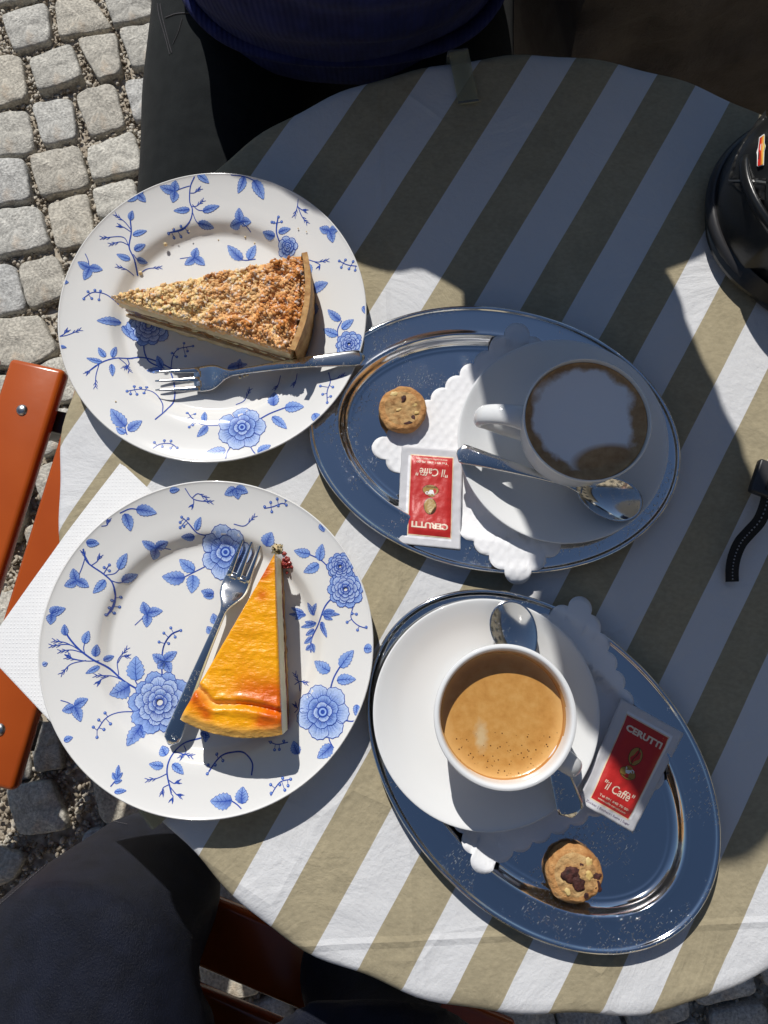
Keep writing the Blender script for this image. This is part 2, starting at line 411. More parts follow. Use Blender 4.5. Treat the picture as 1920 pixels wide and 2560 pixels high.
# ------------------------------------------------------------ ground: earth, gravel, cobbles
o = mesh('ground', [(-60, -60, -.03), (60, -60, -.03), (60, 60, -.03), (-60, 60, -.03)], [(0, 1, 2, 3)], M['earth'], smooth=False)
tag(o, 'sandy earth bed under the cobbles', kind='structure')
pav = thing('pavement', 'lit grey granite cobbles laid in wavering rows', None, (0, 0, 0), kind='structure')
z1 = lambda x, y: (x * .5787, y * .5787)
f1 = lambda x, y: (x * 1.1573, y * 1.1573)
Q = [[(0, 60), (200, 5), (215, 170), (60, 215)], [(235, 5), (400, -10), (480, 110), (250, 155)], [(450, -20), (650, -40), (655, 70), (490, 110)],
     [(125, 250), (310, 195), (355, 340), (165, 395)], [(330, 165), (500, 140), (520, 310), (425, 345)], [(515, 125), (700, 100), (720, 270), (570, 290)],
     [(-80, 240), (85, 235), (115, 420), (-60, 470)], [(135, 445), (305, 420), (325, 590), (185, 625)], [(318, 400), (490, 350), (535, 540), (385, 580)],
     [(530, 345), (700, 310), (720, 480), (580, 515)], [(-80, 490), (110, 470), (145, 645), (-60, 680)], [(125, 670), (340, 625), (380, 800), (170, 845)],
     [(370, 640), (570, 560), (620, 730), (400, 780)], [(-80, 700), (105, 690), (135, 860), (-60, 900)], [(200, 880), (370, 825), (410, 1040), (240, 1070)],
     [(400, 820), (575, 770), (610, 920), (430, 950)], [(-60, 910), (160, 890), (215, 1060), (-60, 1110)], [(-60, -70), (180, -110), (190, -30), (-20, 20)]]
Q = [[z1(*p) for p in q] for q in Q]
Q += [[f1(*p) for p in q] for q in [
    [(35, 570), (120, 550), (150, 630), (60, 665)], [(-60, 575), (28, 568), (55, 665), (-60, 690)], [(-60, 700), (85, 680), (125, 760), (60, 795), (-60, 790)],
    [(50, 800), (150, 765), (170, 860), (90, 880)], [(-60, 815), (35, 805), (60, 880), (-60, 900)], [(130, 660), (200, 640), (215, 740), (140, 750)],
    [(70, 890), (150, 880), (160, 950), (90, 990)], [(10, 960), (85, 1000), (60, 1070), (0, 1060)], [(5, 1075), (60, 1085), (40, 1170), (-20, 1165)],
    [(65, 1560), (125, 1565), (135, 1660), (75, 1668)], [(-20, 1590), (55, 1575), (65, 1680), (0, 1700)], [(10, 1700), (110, 1685), (150, 1790), (40, 1805)],
    [(-40, 1815), (55, 1850), (30, 1900), (-40, 1930)]]]
traced = [[at(x, y, .0).to_2d() for x, y in q] for q in Q]
cents = [sum(q, Vector((0, 0))) / len(q) for q in traced]
quads = list(traced)
# the rest in rows that run on from the traced ones
th = R(14); ux = Vector((math.cos(th), math.sin(th))); uy = Vector((-math.sin(th), math.cos(th)))
rr_ = random.Random(3); far = []
for j in range(-34, 34):
    offx = rr_.random() * .1
    for i in range(-34, 34):
        c0 = ux * (i * .108 + offx) + uy * (j * .104 + .012 * math.sin(i * .35))
        if min((c0 - c).length for c in cents) < .088: continue
        hx, hy = .0485 + rr_.uniform(-.004, .003), .0465 + rr_.uniform(-.004, .003); a = rr_.uniform(-.08, .08)
        ex = ux * math.cos(a) + uy * math.sin(a); ey = uy * math.cos(a) - ux * math.sin(a)
        q = [c0 + ex * sx_ * (hx + rr_.uniform(-.006, .004)) + ey * sy_ * (hy + rr_.uniform(-.006, .004)) for sx_, sy_ in ((-1, 1), (1, 1), (1, -1), (-1, -1))]
        vis = -1.05 < c0.x < -.12 and -.95 < c0.y < 1.35 or (-.5 < c0.x < .9 and -.95 < c0.y < -.25)
        (quads if vis else far).append(q)
def stone_geo(q, z0, seed, ng=9):
    "a hewn block: rounded, slightly domed and chipped top on the quad q"
    c = sum(q, Vector((0, 0))) / len(q); V, F = [], []
    rings = [(1.0, -.035), (1.0, -.012), (.99, -.004), (.968, .0005), (.91, .002), (.6, .0025), (.3, .0028)]
    N = 36
    # outline resampled with rounded corners
    per = []
    for i in range(len(q)):
        a, b = q[i], q[(i + 1) % len(q)]
        for k in range(N // len(q)): per.append(a.lerp(b, k / (N // len(q))))
    n_ = len(per)
    for _ in range(2): per = [(per[i - 1] + per[i] * 2 + per[(i + 1) % n_]) / 4 for i in range(n_)]
    tiltx, tilty = random.uniform(-.03, .03), random.uniform(-.03, .03); dz = random.uniform(-.006, .005)
    for s_, z in rings:
        for p in per:
            d = (p - c) * 1.045
            k_ = 1 + .05 * mnoise.noise(Vector((p.x * 60, p.y * 60, seed))) * (s_ > .5)
            xy = c + d * s_ * k_
            zz = z0 + z + dz + (d.x * tiltx + d.y * tilty) * s_
            if z > -.01: zz += .0035 * mnoise.noise(Vector((xy.x * 45, xy.y * 45, seed))) + .0015 * mnoise.noise(Vector((xy.x * 130, xy.y * 130, seed)))
            V.append(Vector((xy.x, xy.y, zz)))
    for r_ in range(len(rings) - 1):
        for k in range(n_): F.append((r_ * n_ + k, r_ * n_ + (k + 1) % n_, (r_ + 1) * n_ + (k + 1) % n_, (r_ + 1) * n_ + k))
    V.append(Vector((c.x, c.y, z0 + .003 + dz))); L_ = (len(rings) - 1) * n_
    for k in range(n_): F.append((L_ + k, L_ + (k + 1) % n_, len(V) - 1))
    # traced outlines run clockwise
    if (q[1] - q[0]).cross(q[2] - q[1]) < 0: F = [f[::-1] for f in F]
    return V, F
quads.sort(key=lambda q: (sum(q, Vector((0, 0))) / len(q) - Vector((-.5, .2))).length)
for i, q in enumerate(quads[:298]):
    V, F = stone_geo(q, 0, i * 3.7); c = sum(q, Vector((0, 0))) / len(q)
    ob = mesh('cobble', [v - Vector((c.x, c.y, 0)) for v in V], F, M['stone'], pav); ob.location = (c.x, c.y, 0)
rest = quads[298:] + far
V, F = [], []
for i, q in enumerate(rest):
    c = sum(q, Vector((0, 0))) / len(q); b = len(V)
    V += [(*(c + (p - c)), -.03) for p in q] + [(*(c + (p - c) * .99), -.006) for p in q] + [(*(c + (p - c) * .9), 0) for p in q]
    F += [(b + k, b + (k + 1) % 4, b + 4 + (k + 1) % 4, b + 4 + k)[::-1] for k in range(4)] + [(b + 4 + k, b + 4 + (k + 1) % 4, b + 8 + (k + 1) % 4, b + 8 + k)[::-1] for k in range(4)] + [(b + 8, b + 9, b + 10, b + 11)[::-1]]
tag(mesh('cobble', V, F, M['stone'], pav, smooth=False), kind='stuff')
# loose gravel in the joints
bm = bmesh.new(); bmesh.ops.create_icosphere(bm, subdivisions=1, radius=1); ico = [v.co.copy() for v in bm.verts]; icf = [[v.index for v in f.verts] for f in bm.faces]; bm.free()
def inside(p, q):
    s_ = None
    for i in range(len(q)):
        cr = (q[(i + 1) % len(q)] - q[i]).cross(p - q[i])
        if s_ is None: s_ = cr > 0
        elif (cr > 0) != s_: return False
    return True
qc = [(sum(q, Vector((0, 0))) / len(q), q) for q in quads]
grid = {}
for c, q in qc: grid.setdefault((int(c.x // .12), int(c.y // .12)), []).append(q)
V, F = [], []; rp = random.Random(5)
for _ in range(52000):
    p = Vector((rp.uniform(-1.0, -.1), rp.uniform(-.75, 1.35))) if _ % 5 else Vector((rp.uniform(-.4, .85), rp.uniform(-.85, -.25)))
    gx_, gy_ = int(p.x // .12), int(p.y // .12)
    if any(inside(p, [x + (p - x) * .06 for x in q]) for a in (-1, 0, 1) for b_ in (-1, 0, 1) for q in grid.get((gx_ + a, gy_ + b_), ())): continue
    r_ = rp.choice((.0022, .003, .0038, .0048)); b = len(V); rot = Matrix.Rotation(rp.uniform(0, 3), 3, 'Z') @ Matrix.Rotation(rp.uniform(-.6, .6), 3, 'X')
    sc3 = Vector((r_ * rp.uniform(.9, 1.6), r_ * rp.uniform(.7, 1.1), r_ * rp.uniform(.5, .9)))
    ctr = Vector((p.x, p.y, -.0145 + rp.uniform(-.006, .006)))
    V += [ctr + rot @ Vector((v.x * sc3.x, v.y * sc3.y, v.z * sc3.z)) for v in ico]; F += [[i + b for i in f] for f in icf]
tag(mesh('gravel', V, F, M['gravel']), 'loose gravel filling the joints between the cobbles', kind='stuff')
tag(mesh('gravel_bed', [(-3.6, -3.6, -.020), (3.6, -3.6, -.020), (3.6, 3.6, -.020), (-3.6, 3.6, -.020)], [(0, 1, 2, 3)], M['gravel'], smooth=False), 'packed grit between the cobbles', kind='structure')

# ------------------------------------------------------------ rough wall behind the table, in shade
V, F = [], []
nx_, nz_ = 120, 70
for j in range(nz_ + 1):
    for i in range(nx_ + 1):
        x = .200 + 1.7 * i / nx_; z = -.03 + .80 * j / nz_
        d = .022 * mnoise.fractal(Vector((x * 9, 0, z * 9)), 1, 2, 4)
        V.append((x, .625 - d + .04 * (z - .5), z))
a_ = len(V)
for i in range(nx_ + 1): V.append((.016 + 1.884 * i / nx_, 1.2, .77))
V += [(.016, 1.2, -.03), (1.9, 1.2, -.03)]
for j in range(nz_):
    for i in range(nx_): k = j * (nx_ + 1) + i; F.append((k, k + 1, k + nx_ + 2, k + nx_ + 1))
for i in range(nx_): k = nz_ * (nx_ + 1) + i; F.append((k, k + 1, a_ + i + 1, a_ + i))
F.append(tuple(j * (nx_ + 1) for j in range(nz_ + 1)) + (a_, a_ + nx_ + 1)); F.append((a_ + nx_ + 2, a_ + nx_) + tuple(j * (nx_ + 1) + nx_ for j in range(nz_, -1, -1)))
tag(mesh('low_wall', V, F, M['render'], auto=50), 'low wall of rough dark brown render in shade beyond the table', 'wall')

def house(label, loc, rz, wid, hgt, col_mat):
    t = thing('town_house', label, 'house', loc, rz, 'pale houses round the square'); bm = bmesh.new(); boxbm(bm, (0, 4, hgt / 2), (wid, 8, hgt)); from_bm('wall', bm, M[col_mat], t, smooth=False)
    bm = bmesh.new(); boxbm(bm, (0, 3.7, hgt + .15), (wid + .6, 9, .3)); from_bm('roof', bm, M['blackmetal'], t, smooth=False)
    n_ = int(wid // 2.2)
    for i in range(n_):
        for j in range(int(hgt // 3)):
            bm = bmesh.new(); boxbm(bm, (0, 0, 0), (1.0, .12, 1.6)); wdw = from_bm('window', bm, M['windowdark'], t, smooth=False); wdw.location = (-wid / 2 + (i + .5) * wid / n_, -.03, 1.7 + 3 * j)
M['facade'] = NM('ochre_render', (.55, .47, .34), .9).m; M['windowdark'] = NM('dark_window', (.03, .035, .04), .1).m
house('pale rendered house right of the square, mirrored in the spoons', (9, 0, 0), R(-90), 14, 8.5, 'facade')
house('pale rendered house behind the photographer, mirrored in the tray rims', (-1, -10, 0), R(180), 16, 9, 'facade')

# ------------------------------------------------------------ table and cloth
TC = Vector((.1185, .1195, 0)); TR = .3636; ZT = .745
tb = thing('cafe_table', 'round cafe table under the striped cloth', 'table', TC)
bm = bmesh.new(); bmesh.ops.create_cone(bm, cap_ends=True, segments=96, radius1=TR - .010, radius2=TR - .010, depth=.022, matrix=Matrix.Translation((0, 0, ZT - .003 - .011)))
from_bm('tabletop', bm, M['blackmetal'], tb, auto=30)
mesh('column', *lathe([(.0, .02), (.03, .02), (.028, .1), (.022, .16), (.022, .69), (.07, .715), (.07, .719), (0, .719)], 32), M['blackmetal'], tb)
for k in range(4):
    a = k * math.pi / 2 + .4
    V, F = tube([(0, 0, .07), (.12 * math.cos(a), .12 * math.sin(a), .05), (.25 * math.cos(a), .25 * math.sin(a), .012)], [.02, .016, .013], 8)
    mesh('foot', V, F, M['blackmetal'], tb)

V, F = [], []
n_ = 256
prof = [(.0, 0), (.3, 0), (.6, 0), (.85, 0), (.93, 0), (.97, 0), (.985, -.0006), (.994, -.0025), (.999, -.0058), (1.0, -.010), (1.002, -.02), (1.003, -.035), (1.0, -.055)]
def cloth_pt(t, r, z):
    # the edge is not a true circle: the cloth pulls straight between the folds
    er = 1 + .0035 * math.sin(9 * t + 1) + .004 * math.sin(17 * t) * (1 if math.sin(t) < .2 else .3) + .003 * math.sin(31 * t + 2)
    p = Vector((math.cos(t), math.sin(t), 0)) * TR * r * (1 + (er - 1) * max(0, (r - .8) / .2))
    hang = max(0, -z - .008) / .047
    f_ = 1 + hang * (.012 * math.sin(13 * t + .6) + .010 * math.sin(23 * t + 2))
    q = Vector((p.x * f_, p.y * f_, ZT + z))
    low = max(0, (r - .72) / .28)
    if z == 0 and math.sin(t) < .1: q.z += .0022 * low * (mnoise.noise(Vector((p.x * 26, p.y * 26, 1))) + .6 * mnoise.noise(Vector((p.x * 60, p.y * 60, 3)))) - .0006 * low
    return q
for r, z in prof[1:]:
    sub = 1
    for k in range(n_): V.append(cloth_pt(2 * math.pi * k / n_, r, z) )
m_ = len(prof) - 1
V.append(Vector((0, 0, ZT)))
for i in range(m_ - 1):
    for k in range(n_): F.append((i * n_ + k, (i + 1) * n_ + k, (i + 1) * n_ + (k + 1) % n_, i * n_ + (k + 1) % n_))
for k in range(n_): F.append((len(V) - 1, k, (k + 1) % n_))
V = [v + TC for v in V]
cl = mesh('tablecloth', V, F, M['cloth'])
tag(cl, 'cotton tablecloth with wide tan and white stripes covering the round table', 'tablecloth')

def clip(px, py, zrot, label, length=.048, wd=.0165, p=None):
    t = thing('tablecloth_clip', label, 'clip', p, zrot, 'clear plastic clips holding the cloth')
    prof_ = [(-length, .0024), (-length + .003, .0010), (-.01, .0012), (.0008, .0012), (.0035, 0), (.0042, -.005), (.0042, -.024), (.0025, -.028), (-.012, -.030)]
    V, F = [], []
    for y_, z_ in prof_:
        for x_ in (-wd / 2, wd / 2):
            V += [(x_, y_, z_)]
    th_ = .0018; m = len(prof_)
    for y_, z_ in prof_:
        for x_ in (-wd / 2, wd / 2): V += [(x_, y_ + (.0018 if z_ < -.001 else 0), z_ + (.0018 if z_ > -.001 else 0))]
    for i in range(m - 1):
        a = 2 * i; b = a + 2 * m
        F += [(a, a + 1, a + 3, a + 2), (b, b + 2, b + 3, b + 1), (a, a + 2, b + 2, b), (a + 1, b + 1, b + 3, a + 3)]
    F += [(0, 2 * m, 2 * m + 1, 1), (2 * m - 2, 2 * m - 1, 4 * m - 1, 4 * m - 2)]
    mesh('clip_body', V, F, M['clear'], t, smooth=False)
def edge_rot(p): d = p - TC; return math.atan2(d.y, d.x) - math.pi / 2
for a_deg, lab in ((math.degrees(math.atan2(*reversed((at(1142, 118, ZT) - TC).to_2d()))), 'clear plastic tablecloth clip at the top edge, in the shade beside the navy sweater'),
                   (math.degrees(math.atan2(*reversed((at(376, 2040, ZT) - TC).to_2d()))), 'clear yellowish tablecloth clip at the lower left edge, just under the plate rim'),
                   (-59.5, 'clear tablecloth clip at the right edge, cut off by the frame')):
    an = R(a_deg); p = TC + Vector((math.cos(an), math.sin(an), 0)) * (TR + .002); p.z = ZT; clip(0, 0, an - math.pi / 2, lab, p=p)

# ------------------------------------------------------------ chairs
def slat_bm(L_, W_, T_, crown=.0):
    bm = bmesh.new(); boxbm(bm, (0, 0, 0), (L_, W_, T_), bev=.006); return bm
def make_chair(label):
    t = thing('folding_chair', label, 'chair', group='orange slatted folding chairs')
    for i, y in enumerate((-.19, -.107, -.024, .059, .142)):
        bm = slat_bm(.46, .066, .02)
        o = from_bm('seat_slat', bm, M['lacquer'], t, auto=35); o.location = (0, y, .45)
        for sx_ in (-1, 1):
            V, F = lathe([(0, .0032), (.003, .0030), (.0055, .0020), (.0066, 0)], 20)
            rv = mesh('rivet', V, F, M['rivet'], o); rv.location = (sx_ * .172, 0, .0101)
    for sx_ in (-1, 1):
        bm = bmesh.new(); boxbm(bm, (sx_ * .172, -.02, .433), (.026, .40, .010), bev=.001); from_bm('seat_rail', bm, M['blackmetal'], t, auto=35)
        bm = bmesh.new()
        d = Vector((0, .42, -.43)); rot = Matrix.Rotation(R(44), 4, 'X')
        boxbm(bm, (sx_ * .188, -.0, .215), (.012, .026, .60), rot, .001); from_bm('leg', bm, M['blackmetal'], t, auto=35)
        bm = bmesh.new(); boxbm(bm, (sx_ * .202, .04, .215), (.012, .026, .58), Matrix.Rotation(R(-42), 4, 'X'), .001)
        boxbm(bm, (sx_ * .202, .27, .62), (.012, .026, .42), Matrix.Rotation(R(-12), 4, 'X'), .001); from_bm('leg', bm, M['blackmetal'], t, auto=35)
    for z_, y_ in ((.68, .265), (.77, .285)):
        bm = slat_bm(.44, .018, .07); o = from_bm('back_slat', bm, M['lacquer'], t, auto=35); o.location = (0, y_, z_)
    return t
ch = make_chair('orange slatted folding chair standing empty left of the table')
ch.location = (-.557, .122, 0); ch.rotation_euler = (0, 0, R(77.3))
c2 = copy_tree(ch); c2.location = (-.16, -.50, 0); c2.rotation_euler = (0, 0, R(159)); c2['label'] = 'slatted folding chair in deep shade under the person in navy trousers'
c3 = copy_tree(ch); c3.location = (-.08, .81, 0); c3.scale = (.78, 1, 1); c3.rotation_euler = (0, 0, 0); c3['label'] = 'slatted folding chair under the person in the navy sweater'

# ------------------------------------------------------------ people
def loft(rings, n=36):
    V, F = [], []
    for cx, cy, z, rx, ry in rings:
        for k in range(n):
            a = 2 * math.pi * k / n; V.append(Vector((cx + rx * math.cos(a), cy + ry * math.sin(a), z)))
    for i in range(len(rings) - 1):
        for k in range(n): F.append((i * n + k, i * n + (k + 1) % n, (i + 1) * n + (k + 1) % n, (i + 1) * n + k))
    F.append(tuple(range(n))[::-1]); F.append(tuple((len(rings) - 1) * n + k for k in range(n)))
    return V, F
def head_parts(c, face):
    "head with brow, nose, jaw, ears; face = unit vector it looks along"
    f = Vector(face).normalized(); s_ = f.cross(Vector((0, 0, 1))).normalized(); u = Vector((0, 0, 1)); c = Vector(c)
    P = [ellipsoid(c + u * .02, (.076, .092, .105)), ellipsoid(c + f * .028 - u * .055, (.052, .06, .055)), ellipsoid(c + f * .095 - u * .012, (.012, .014, .026)),
         ellipsoid(c + f * .088 - u * .05, (.024, .012, .010)), ellipsoid(c + f * .078 + u * .03, (.055, .016, .012))]
    for k in (-1, 1): P.append(ellipsoid(c + s_ * k * .078 - u * .005, (.012, .020, .032)))
    return P
def hand_parts(p, d, side):
    "palm, four bent fingers and a thumb"
    p = Vector(p); d = Vector(d).normalized(); s_ = d.cross(Vector((0, 0, 1))).normalized() * side; P = [ellipsoid(p + d * .045, (.03, .045, .016), rot=Matrix(((s_.x, d.x, 0), (s_.y, d.y, 0), (s_.z, d.z, 1))).normalized())]
    for k, ln in enumerate((.068, .076, .072, .058)):
        b = p + d * .075 + s_ * (.026 - .0175 * k)
        P.append(tube([b - d * .02, b + d * ln * .45 - Vector((0, 0, .003)), b + d * ln * .78 - Vector((0, 0, .014)), b + d * ln * .9 - Vector((0, 0, .026))], [.009, .0088, .0082, .0065], 8))
    b = p + d * .02 + s_ * .03
    P.append(tube([b - s_ * .012, b + d * .028 + s_ * .018, b + d * .055 + s_ * .02 - Vector((0, 0, .008))], [.012, .0105, .0085], 8))
    return P

# the guest across the table
pl = Vector((-.05, .74, 0))
g = thing('person', 'person in a navy knitted sweater and black trousers sitting across the table', 'person', pl)
HX, HY, HZ = .052, .54, 1.262
body = head_parts((HX, HY, HZ), (.05, -1, -.25)) + [tube([(.02, .61, .96), (.035, .59, 1.06), (HX, HY + .02, HZ - .03)], [.058, .056, .056], 16),
        loft([(-.04, .66, .60, .14, .09), (-.02, .63, .85, .12, .08), (.02, .61, .97, .11, .05)])]
for sd, el, wr in ((-1, (-.315, .60, .845), (-.05, .50, .90)), (1, (.26, .61, .83), (.08, .49, .91))):
    body.append(tube([(.03 + sd * .13, .60, .98), el, wr], [.04, .035, .026], 12))
body += hand_parts((-.05, .50, .90), (.8, .5, .1), -1) + hand_parts((.08, .49, .91), (-.8, .5, .1), 1)
for lx in (-.180, .045): body.append(tube([(lx, .72, .54), (lx, .34, .54), (lx, .32, .45), (lx, .36, .08)], [.045, .04, .038, .033], 12))
remesh('body', body, .009, M['skin'], g, 3, offset=pl)
SWR = [(z, f, x, rx) for z, f, x, rx in ((.600, .565, -.04, .150), (.64, .555, -.04, .156), (.70, .525, -.04, .160), (.76, .485, -.037, .160), (.82, .462, -.03, .158), (.87, .468, -.02, .155), (.92, .488, 0, .152), (.965, .510, .022, .148), (1.00, .530, .03, .115), (1.025, .545, .035, .080), (1.045, .550, .038, .066))]
sw = [loft([(x, (f + bk) / 2, z, rx, (bk - f) / 2) for (z, f, x, rx), bk in zip(SWR, (.78, .78, .78, .77, .76, .74, .72, .70, .69, .67, .66))])]
for sd, el, wr in ((-1, (-.315, .60, .845), (-.07, .50, .895)), (1, (.26, .61, .83), (.10, .49, .905))):
    sw.append(tube([(.03 + sd * .08, .60, .985), (.03 + sd * .140, .60, .960), el, (el[0] * .75 + wr[0] * .25, .575, .83), wr], [.05, .055, .048, .044, .034], 16))
knit = remesh('sweater', sw, .010, M['navy_knit'], g, 5, offset=pl,
    disp=lambda p, n: n * (.006 * mnoise.noise(Vector((p.x * 9, p.y * 9, p.z * 16))) + .0035 * math.sin(p.z * 70 + 4 * mnoise.noise(p * 6))))
V, F = [], []
def hem_ring(z, rx, ry, r):
    pts = [(-.04 + rx * math.cos(a), .6625 + ry * math.sin(a), z + .006 * math.sin(a * 3)) for a in [2 * math.pi * k / 80 for k in range(81)]]
    return tube([Vector(p) - pl for p in pts], r, 8)
mesh('sweater_hem', *hem_ring(.655, .160, .114, .007), M['navy_knit'], g)
tr = [loft([(-.07, .76, .47, .15, .12), (-.07, .76, .54, .175, .14), (-.07, .75, .60, .16, .13), (-.06, .73, .66, .145, .10)])]
for lx, kx in ((-.165, -.178), (.058, .060)):
    tr.append(tube([(lx, .76, .545), (lx - .005, .60, .548), (kx, .45, .545), (kx, .345, .54), (kx, .315, .45), (kx, .34, .28), (kx, .36, .10)], [.092, .092, .086, .076, .066, .058, .052], 20))
remesh('trousers', tr, .011, M['black_cotton'], g, 6, offset=pl,
    disp=lambda p, n: n * (.0045 * mnoise.noise(Vector((p.x * 14, p.y * 7, p.z * 14)))))
def stitch(pts, parent, r=.0009, seg=.004, gap=.002, off=Vector((0, 0, 0)), name='seam_stitching', m='thread'):
    P = [Vector(p) for p in crom(pts, 30)]; V, F = [], []; acc = 0; cur = [P[0]]
    out = []
    for a, b in zip(P, P[1:]):
        acc += (b - a).length
        cur.append(b)
        if acc > seg: out.append(cur); cur = [b + (b - a)]; acc = -gap
    parts_ = [tube([c[0] - off, c[-1] - off], r, 5) for c in out if len(c) > 1 and (c[-1] - c[0]).length > 1e-4]
    return mesh(name, *join(parts_), M[m], parent)
for lx in (-.178, .055):
    V, F = join([ellipsoid((lx, .315, .035), (.042, .12, .035)), tube([(lx, .36, .03), (lx, .36, .11)], .045, 14)])
    o = remesh('shoe', [(V, F)], .01, M['blackmetal'], g, 3, offset=pl)
V, F = ellipsoid((HX, HY + .02, HZ + .035), (.092, .096, .098)); Vh = [(V, F), tube([(HX, HY + .035, HZ + .02), (HX - .003, HY + .045, HZ - .08), (HX - .006, HY + .055, HZ - .17), (HX, HY + .06, HZ - .23)], [.090, .090, .088, .066], 18)]
remesh('hair', Vh, .008, M['hair'], g, 3, offset=pl, disp=lambda p, n: n * .006 * mnoise.noise(p * 40) if p.y > .50 or p.z > HZ + .06 else n * -.02)

# the photographer's side: navy trousers
pp = Vector((-.12, -.66, 0))
g2 = thing('person', 'person in navy trousers sitting at the near side, only the thighs in view', 'person', pp)
fc = (.1, 1, -.4)
body = head_parts((-.08, -.60, 1.30), fc) + [tube([(-.1, -.70, 1.0), (-.09, -.67, 1.12), (-.08, -.615, 1.26)], [.062, .056, .056], 16), loft([(-.12, -.68, .6, .14, .09), (-.11, -.69, .9, .14, .09), (-.1, -.69, 1.04, .13, .07)])]
for sd in (-1, 1):
    body.append(tube([(-.11 + sd * .17, -.70, 1.03), (-.11 + sd * .24, -.72, .78), (-.11 + sd * .25, -.62, .60)], [.045, .038, .027], 12))
    body += hand_parts((-.11 + sd * .25, -.62, .60), (0, 1, -.3), -sd)
remesh('body', body, .009, M['skin'], g2, 3, offset=pp)
sw = [loft([(-.12, -.68, .58, .165, .12), (-.12, -.69, .75, .16, .12), (-.11, -.69, .92, .17, .115), (-.1, -.69, 1.03, .16, .085), (-.1, -.69, 1.075, .08, .07)])]
for sd in (-1, 1): sw.append(tube([(-.11 + sd * .12, -.70, 1.03), (-.11 + sd * .175, -.70, .99), (-.11 + sd * .24, -.72, .78), (-.11 + sd * .25, -.635, .62)], [.055, .06, .05, .038], 16))
remesh('shirt', sw, .011, M['black_cotton'], g2, 5, offset=pp)
V, F = ellipsoid((-.082, -.62, 1.345), (.088, .098, .09)); remesh('hair', [(V, F)], .009, M['hair'], g2, 2, offset=pp)
tr = [loft([(-.12, -.66, .465, .17, .12), (-.12, -.66, .54, .20, .15), (-.12, -.67, .66, .17, .13)]),
      tube([(-.20, -.66, .565), (-.240, -.45, .585), (-.250, -.32, .60), (-.250, -.255, .60), (-.235, -.235, .50), (-.24, -.24, .30), (-.24, -.22, .09)], [(.100, .1), (.110, .10), (.108, .098), (.092, .088), (.075, .075), (.062, .062), (.055, .055)], 24),
      tube([(-.03, -.68, .555), (-.020, -.52, .565), (-.012, -.42, .57), (-.010, -.335, .57), (-.01, -.32, .48), (-.02, -.36, .28), (-.03, -.40, .09)], [.092, .100, .104, .096, .076, .060, .052], 24)]
def tdisp(p, n):
    d = .003 * mnoise.noise(Vector((p.x * 12, p.y * 6, p.z * 10)))
    return n * d
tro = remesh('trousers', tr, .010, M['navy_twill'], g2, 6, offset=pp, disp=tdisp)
for lx, ly in ((-.24, -.18), (-.03, -.36)):
    remesh('shoe', [ellipsoid((lx, ly, .035), (.042, .12, .035)), tube([(lx, ly - .04, .03), (lx, ly - .04, .11)], .045, 14)], .01, M['blackmetal'], g2, 3, offset=pp)

# ------------------------------------------------------------ napkin
nz = ZT + .0012
nc = [at(300, 1158, nz), at(-55, 1625, nz - .002), at(145, 1832, nz), at(640, 1480, nz)]
N_ = 26; V, F = [], []
cn = sum(nc, Vector()) / 4
tn = thing('paper_napkin', 'white folded paper napkin with embossed dots, tucked under the cheesecake plate', 'napkin', (cn.x, cn.y, nz))
for lay in (0, 1, 2):
    b = len(V)
    for j in range(N_ + 1):
        for i in range(N_ + 1):
            a, c_ = i / N_, j / N_
            p = (nc[0] * (1 - a) + nc[3] * a) * (1 - c_) + (nc[1] * (1 - a) + nc[2] * a) * c_
            p = p + Vector((.002 * lay, -.0012 * lay, 0))
            out = max(0, (p - TC).to_2d().length - TR + .01)
            p.z = nz + .0005 * lay - out * .12 + .0006 * mnoise.noise(Vector((p.x * 25, p.y * 25, 2)))
            V.append(p - tn.location)
    for j in range(N_):
        for i in range(N_): k = b + j * (N_ + 1) + i; F.append((k, k + N_ + 1, k + N_ + 2, k + 1))
nk = mesh('napkin_sheet', V, F, M['napkin'], tn)

